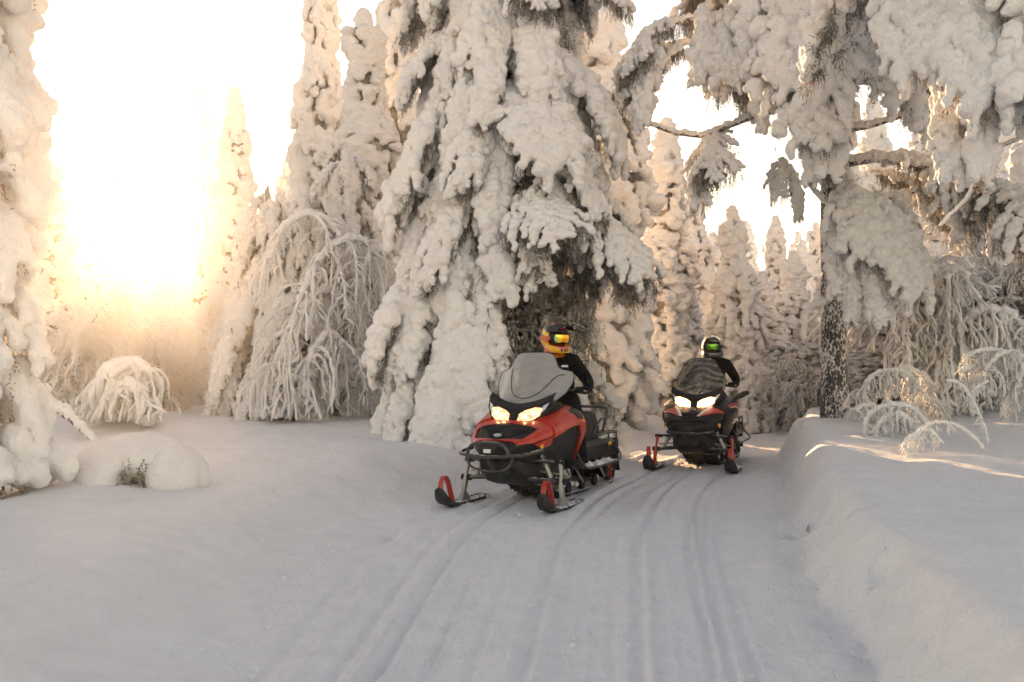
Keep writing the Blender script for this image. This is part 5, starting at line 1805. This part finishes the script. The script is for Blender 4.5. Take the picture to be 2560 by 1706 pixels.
SZ1, SZ2 = foot(S1, S1_RZ), foot(S2, S2_RZ)
make_sled('red utility snowmobile with grey windshield leading on the trail', (S1[0], S1[1], SZ1), S1_RZ, True, R(3))
make_sled('black snowmobile with red flashes following behind on the trail', (S2[0], S2[1], SZ2), S2_RZ, False, R(4), lean=0.0)

# ================================================================== riders
def fabric(name, col):
    m, nt, b = new_mat(name)
    tc = nt.nodes.new('ShaderNodeTexCoord')
    n1 = noise_tex(nt, 14.0, 4, 0.6, tc.outputs['Object'])
    n2 = noise_tex(nt, 5.0, 3, 0.6, tc.outputs['Object'], 1.2)
    c = ramp(nt, n2.outputs['Fac'], [(0.35, tuple(a * 0.7 for a in col)), (0.75, tuple(a * 1.5 for a in col))])
    nt.links.new(c.outputs[0], b.inputs['Base Color'])
    b.inputs['Roughness'].default_value = 0.85
    b.inputs['Specular IOR Level'].default_value = 0.2
    bump(nt, b, [(n2.outputs['Fac'], 0.12), (n1.outputs['Fac'], 0.03)])
    return m


M['suit'] = fabric('black_riding_suit', (0.008, 0.008, 0.009))
M['glove'] = fabric('glove_leather', (0.02, 0.02, 0.021))
M['collar'] = fabric('orange_collar', (0.70, 0.20, 0.02))


def helmet_mat(name, bands):
    """painted shell: flat graphics as stripes across the side, in the helmet's own coordinates"""
    m, nt, b = new_mat(name)
    tc = nt.nodes.new('ShaderNodeTexCoord')
    mp = nt.nodes.new('ShaderNodeMapping'); mp.inputs['Rotation'].default_value = (R(-24), 0, 0)
    nt.links.new(tc.outputs['Object'], mp.inputs[0])
    sx = nt.nodes.new('ShaderNodeSeparateXYZ'); nt.links.new(mp.outputs[0], sx.inputs[0])
    n1 = noise_tex(nt, 8.0, 1, 0.5, tc.outputs['Object'])
    ad = nt.nodes.new('ShaderNodeMath'); ad.operation = 'MULTIPLY_ADD'; ad.inputs[1].default_value = 0.06
    nt.links.new(n1.outputs['Fac'], ad.inputs[0]); nt.links.new(sx.outputs['Z'], ad.inputs[2])
    mr = nt.nodes.new('ShaderNodeMapRange'); mr.inputs['From Min'].default_value = -0.16; mr.inputs['From Max'].default_value = 0.20
    nt.links.new(ad.outputs[0], mr.inputs['Value'])
    r = ramp(nt, mr.outputs[0], bands)
    r.color_ramp.interpolation = 'CONSTANT'
    nt.links.new(r.outputs[0], b.inputs['Base Color'])
    b.inputs['Roughness'].default_value = 0.28
    b.inputs['Coat Weight'].default_value = 0.5
    return m


BK = (0.012, 0.012, 0.013)
M['helmet_a'] = helmet_mat('helmet_orange_pink', [(0.0, (0.80, 0.30, 0.02)), (0.26, (0.75, 0.10, 0.14)), (0.34, (0.85, 0.40, 0.03)), (0.46, (0.70, 0.12, 0.10)), (0.52, BK), (0.58, (0.85, 0.42, 0.03)), (0.68, BK), (0.86, (0.65, 0.08, 0.16)), (1.0, BK)])
M['helmet_b'] = helmet_mat('helmet_grey_graphic', [(0.0, (0.28, 0.28, 0.28)), (0.30, BK), (0.48, (0.26, 0.26, 0.27)), (0.56, (0.04, 0.04, 0.04)), (0.64, (0.36, 0.36, 0.37)), (0.76, (0.10, 0.10, 0.10)), (0.84, (0.40, 0.40, 0.40)), (1.0, (0.25, 0.25, 0.25))])


def mirror_lens(name, cols):
    m, nt, b = new_mat(name)
    tc = nt.nodes.new('ShaderNodeTexCoord')
    sx = nt.nodes.new('ShaderNodeSeparateXYZ'); nt.links.new(tc.outputs['Object'], sx.inputs[0])
    mr = nt.nodes.new('ShaderNodeMapRange'); mr.inputs['From Min'].default_value = -0.085; mr.inputs['From Max'].default_value = 0.085
    nt.links.new(sx.outputs['X'], mr.inputs['Value'])
    r = ramp(nt, mr.outputs[0], cols)
    nt.links.new(r.outputs[0], b.inputs['Base Color'])
    b.inputs['Metallic'].default_value = 0.55
    b.inputs['Roughness'].default_value = 0.15
    b.inputs['Coat Weight'].default_value = 0.6
    return m


M['lens_a'] = mirror_lens('orange_mirror_lens', [(0.0, (0.10, 0.55, 0.65)), (0.14, (0.55, 0.75, 0.20)), (0.30, (0.95, 0.62, 0.04)), (0.60, (0.95, 0.30, 0.02)), (0.85, (0.90, 0.55, 0.04)), (1.0, (0.75, 0.12, 0.10))])
M['lens_b'] = mirror_lens('green_mirror_lens', [(0.0, (0.01, 0.03, 0.01)), (0.25, (0.03, 0.16, 0.02)), (0.5, (0.10, 0.55, 0.03)), (0.75, (0.06, 0.30, 0.02)), (1.0, (0.01, 0.05, 0.01))])


def make_helmet(parent, loc, rz, tilt, A):
    """motocross style helmet: face towards -Y in its own frame, origin at the head centre"""
    h = MB()
    nu, nv = 36, 22
    vv, ff, keep = [], [], {}
    def sh(th, ph):
        # th polar from the top, ph azimuth (0 = front)
        x = 0.128 * math.sin(th) * math.sin(ph)
        y = -0.155 * math.sin(th) * math.cos(ph)
        z = 0.142 * math.cos(th)
        if z < 0: z *= 1.08
        if y > 0: y *= 1.0
        return Vector((x, y + 0.01, z))
    for i in range(nv + 1):
        th = 0.001 + (math.pi * 0.80) * i / nv
        for j in range(nu):
            vv.append(sh(th, 2 * math.pi * j / nu - math.pi))
    for i in range(nv):
        for j in range(nu):
            th = math.pi * 0.80 * (i + 0.5) / nv
            ph = 2 * math.pi * (j + 0.5) / nu - math.pi
            if abs(ph) < 1.12 and 1.18 < th < 2.35:      # eye port
                continue
            ff.append((i * nu + j, i * nu + (j + 1) % nu, (i + 1) * nu + (j + 1) % nu, (i + 1) * nu + j))
    me = MB().add(vv, ff).mesh('helmet_shell', M['helmet_a'] if A else M['helmet_b'])
    bm = bmesh.new(); bm.from_mesh(me)
    bmesh.ops.solidify(bm, geom=bm.faces[:], thickness=0.012)
    for f in bm.faces: f.smooth = True
    bm.to_mesh(me); bm.free()
    o = link('helmet', me, parent)
    o.location = loc
    o.rotation_euler = (tilt, 0, rz)
    o.scale = (1.13, 1.13, 1.10)
    # chin bar: thick wrap that juts forward
    rings = []
    for k in range(17):
        a = -1.25 + 2.5 * k / 16
        f = math.cos(a / 1.25 * math.pi / 2)
        cx, cy_ = 0.128 * math.sin(a) * 1.02, -0.150 * math.cos(a) - 0.050 * f + 0.01
        z0, z1 = -0.150 + 0.008 * f, -0.062 - 0.022 * f
        ox, oy = math.sin(a), -math.cos(a)
        rings.append([(cx + ox * 0.006, cy_ + oy * 0.006, z0), (cx + ox * 0.012, cy_ + oy * 0.012, (z0 + z1) / 2), (cx + ox * 0.004, cy_ + oy * 0.004, z1), (cx - ox * 0.016, cy_ - oy * 0.016, z1), (cx - ox * 0.016, cy_ - oy * 0.016, z0)])
    MB().loft(rings).build('chin_bar', M['helmet_a'] if A else M['helmet_b'], o, bevel=0.004)
    for k in (-1, 0, 1):
        MB().box((k * 0.03, -0.197 + 0.01 * abs(k), -0.115), (0.018, 0.02, 0.03)).build('chin_vent', M['black'], o, bevel=0.004)
    # peak
    rows = []
    for i in range(7):
        q = i / 6
        rows.append([((0.105 - 0.012 * q) * s_, -0.085 - 0.155 * q + 0.05 * abs(s_) ** 2.2 * (1 - 0.2 * q), 0.118 - 0.010 * q + 0.022 * (1 - s_ * s_) - 0.03 * abs(s_) ** 3) for s_ in np.linspace(-1, 1, 13)])
    top = [p for r in rows for p in r]
    bot = [(x, y, z - 0.008) for x, y, z in top]
    N = len(top); n = 13
    f2 = []
    for i in range(6):
        for j in range(12):
            q4 = (i * n + j, i * n + j + 1, (i + 1) * n + j + 1, (i + 1) * n + j)
            f2 += [q4, tuple(N + k for k in reversed(q4))]
    rim = list(range(12)) + [i * n + 12 for i in range(6)] + [6 * n + 12 - j for j in range(12)] + [(6 - i) * n for i in range(6)]
    f2 += [(rim[k], N + rim[k], N + rim[(k + 1) % len(rim)], rim[(k + 1) % len(rim)]) for k in range(len(rim))]
    MB().add(top + bot, f2).build('peak', M['gloss_black'] if A else M['helmet_b'], o)
    # goggles
    def gog(x, z, off):
        return (x, -0.135 - off + 2.9 * x * x, z)
    outl = [(-0.098, 0.030), (-0.085, 0.052), (0, 0.058), (0.085, 0.052), (0.098, 0.030), (0.094, -0.015), (0.070, -0.042), (0.028, -0.044), (0.0, -0.028), (-0.028, -0.044), (-0.070, -0.042), (-0.094, -0.015)]
    outl = [(x, z - 0.012) for x, z in outl]
    fr_ = MB()
    A0 = [gog(x, z, 0.012) for x, z in outl]
    A1 = [gog(x * 0.86, z * 0.80 - 0.002, 0.020) for x, z in outl]
    A2 = [gog(x * 0.84, z * 0.78 - 0.002, 0.008) for x, z in outl]
    A3 = [gog(x, z, -0.04) for x, z in outl]
    fr_.loft([A3, A0, A1, A2], True, False)
    go_ = fr_.build('goggles', M['black'], o)
    ring = [gog(x * 0.86, z * 0.80 - 0.002, 0.015) for x, z in outl]
    cen = gog(0, -0.008, 0.017)
    vv = list(ring); ff = []
    mid = [gog(x * 0.45, z * 0.42 - 0.006, 0.017) for x, z in outl]
    n = len(outl)
    vv += mid + [cen]
    for k in range(n):
        ff.append((k, (k + 1) % n, n + (k + 1) % n, n + k)); ff.append((n + k, n + (k + 1) % n, 2 * n))
    MB().add(vv, ff).build('lens', M['lens_a'] if A else M['lens_b'], go_)
    # strap round the shell
    st = []
    for k in range(25):
        a = 0.9 + (2 * math.pi - 1.8) * k / 24
        q = sh(math.pi * 0.5, a)
        q = q + Vector((q.x, q.y, 0)).normalized() * 0.006
        st.append([(q.x, q.y, -0.025), (q.x * 1.02, q.y * 1.02, -0.025), (q.x * 1.02, q.y * 1.02, 0.012), (q.x, q.y, 0.012)])
    MB().loft(st).build('goggle_strap', M['strap_a'] if A else M['black'], go_)
    return o


M['strap_a'] = paint('strap_pink_orange', (0.70, 0.14, 0.06), 0.6)


def skin_body(name, joints, edges, mat, parent, sub=2, root=0):
    me = bpy.data.meshes.new(name)
    me.from_pydata([j[0] for j in joints], edges, [])
    o = bpy.data.objects.new(name, me); COL.objects.link(o)
    md = o.modifiers.new('skin', 'SKIN'); md.use_smooth_shade = True
    for i, j in enumerate(joints):
        sv = me.skin_vertices[0].data[i]
        r_ = j[1]
        sv.radius = r_ if hasattr(r_, '__len__') else (r_, r_)
        sv.use_root = (i == root)
    ss = o.modifiers.new('sub', 'SUBSURF'); ss.levels = sub; ss.render_levels = sub
    dg = bpy.context.evaluated_depsgraph_get(); dg.update()
    res = bpy.data.meshes.new_from_object(o.evaluated_get(dg), depsgraph=dg)
    bpy.data.objects.remove(o, do_unlink=True)
    for p in res.polygons: p.use_smooth = True
    res.materials.clear(); res.materials.append(mat)
    return link(name, res, parent)


def make_rider(label, loc, rz, A, look, tilt=0.0, lift=0.0, lean_x=0.0):
    """seated rider in the machine's own frame (faces -Y); hands on the grips, boots on the footboards"""
    t = empty('person', loc, rz, label, 'person', 'riders on the snowmobiles')
    lx, z = lean_x, lift
    J = [((0, 1.30, 0.93 + z), (0.17, 0.15)),             # 0 pelvis
         ((lx * .3, 1.27, 1.10 + z), (0.165, 0.135)),      # 1 waist
         ((lx * .7, 1.21, 1.30 + z), (0.185, 0.14)),       # 2 chest
         ((lx, 1.17, 1.44 + z), (0.14, 0.11)),            # 3 upper chest
         ((lx, 1.14, 1.54 + z), (0.075, 0.075))]           # 4 neck
    E = [(0, 1), (1, 2), (2, 3), (3, 4)]
    for s in (-1, 1):
        b0 = len(J)
        J += [((lx + s * 0.19, 1.17, 1.42 + z), 0.088), ((lx * .5 + s * 0.34, 1.22, 1.21 + z * .6), 0.068), ((s * 0.385, 1.08, 1.13), 0.052), ((s * 0.355, 0.985, 1.125), 0.042)]
        E += [(3, b0), (b0, b0 + 1), (b0 + 1, b0 + 2), (b0 + 2, b0 + 3)]
        b1 = len(J)
        J += [((s * 0.15, 1.22, 0.90 + z), 0.115), ((s * 0.30, 0.92, 0.82 + z * .5), 0.092), ((s * 0.335, 0.95, 0.58), 0.075), ((s * 0.345, 1.00, 0.40), 0.062), ((s * 0.345, 0.93, 0.355), 0.055), ((s * 0.35, 0.80, 0.350), 0.048)]
        E += [(0, b1), (b1, b1 + 1), (b1 + 1, b1 + 2), (b1 + 2, b1 + 3), (b1 + 3, b1 + 4), (b1 + 4, b1 + 5)]
    skin_body('body', J, E, M['suit'], t)
    # gloves: palm on the grip, four fingers curled over it and a thumb beneath
    for s in (-1, 1):
        base = Vector((s * 0.345, 0.975, 1.12))
        gj = [(tuple(base + Vector((s * 0.005, 0.045, 0.012))), 0.038), (tuple(base + Vector((0, 0.0, 0.030))), (0.046, 0.028))]
        ge = [(0, 1)]
        for k in range(4):
            x = s * (-0.036 + 0.024 * k)
            i0 = len(gj)
            ln = (0.95, 1.05, 1.0, 0.85)[k]
            gj += [(tuple(base + Vector((x, -0.028, 0.034))), 0.014), (tuple(base + Vector((x, -0.052 * ln, 0.010))), 0.013), (tuple(base + Vector((x, -0.044 * ln, -0.022))), 0.012)]
            ge += [(1, i0), (i0, i0 + 1), (i0 + 1, i0 + 2)]
        i0 = len(gj)
        gj += [(tuple(base + Vector((-s * 0.045, 0.010, 0.004))), 0.016), (tuple(base + Vector((-s * 0.055, -0.022, -0.014))), 0.013)]
        ge += [(1, i0), (i0, i0 + 1)]
        skin_body('glove', gj, ge, M['glove'], t, 2)
        # boot cuff and sole
        MB().loft([[(s * 0.345 + 0.055 * w * math.cos(a), 0.90 + 0.155 * math.sin(a), zz) for a in np.linspace(0, 2 * math.pi, 20, endpoint=False)] for zz, w in ((0.318, 1.0), (0.335, 1.05), (0.345, 1.0))]).build('boot_sole', M['rubber'], t)
    hc = (lx, 1.10, 1.68 + z)
    make_helmet(t, hc, look, tilt, A)
    # collar
    rings = []
    for k, (zz, r_) in enumerate(((1.485, 0.122), (1.51, 0.116), (1.535, 0.106))):
        rings.append([(lx + r_ * math.cos(a), 1.145 + r_ * 0.95 * math.sin(a), zz + z + 0.03 * math.sin(a)) for a in np.linspace(0, 2 * math.pi, 24, endpoint=False)])
    MB().loft(rings, True, False).build('collar', M['collar'] if A else M['suit'], t)
    if A:
        # small white print on the chest and a kidney bag behind
        o = MB().box((0, 0, 0), (0.07, 0.004, 0.022)).build('chest_print', M['white_print'], t, bevel=0.001)
        o.location = (lx + 0.13, 1.055, 1.37 + z); o.rotation_euler = (R(-18), 0, R(25))
    return t


make_rider('rider in black suit and orange-black helmet on the red snowmobile', (S1[0], S1[1], SZ1), S1_RZ, True, R(52), R(4), lift=0.01, lean_x=0.0)
make_rider('rider in black suit and grey helmet with green goggles on the black snowmobile', (S2[0], S2[1], SZ2), S2_RZ, False, R(10), R(4), lift=0.0, lean_x=0.05)

# ------------------------------------------------------------------ air added to stand in for lens glare round the sun
def build_glare_haze(top=16.0):
    mb = MB().box((0, 55, (top - 2.2) / 2), (280, 290, top + 2.2))
    m = bpy.data.materials.new('glare_haze')
    m.use_nodes = True
    nt = m.node_tree
    for n in list(nt.nodes): nt.nodes.remove(n)
    out = nt.nodes.new('ShaderNodeOutputMaterial')
    pv = nt.nodes.new('ShaderNodeVolumePrincipled')
    pv.inputs['Color'].default_value = (0.97, 0.96, 0.95, 1)
    pv.inputs['Density'].default_value = 0.0010
    pv.inputs['Anisotropy'].default_value = 0.88
    nt.links.new(pv.outputs[0], out.inputs['Volume'])
    o = mb.build('glare_haze', m, None, smooth=False)
    o['kind'] = 'stuff'
    return o


build_glare_haze()
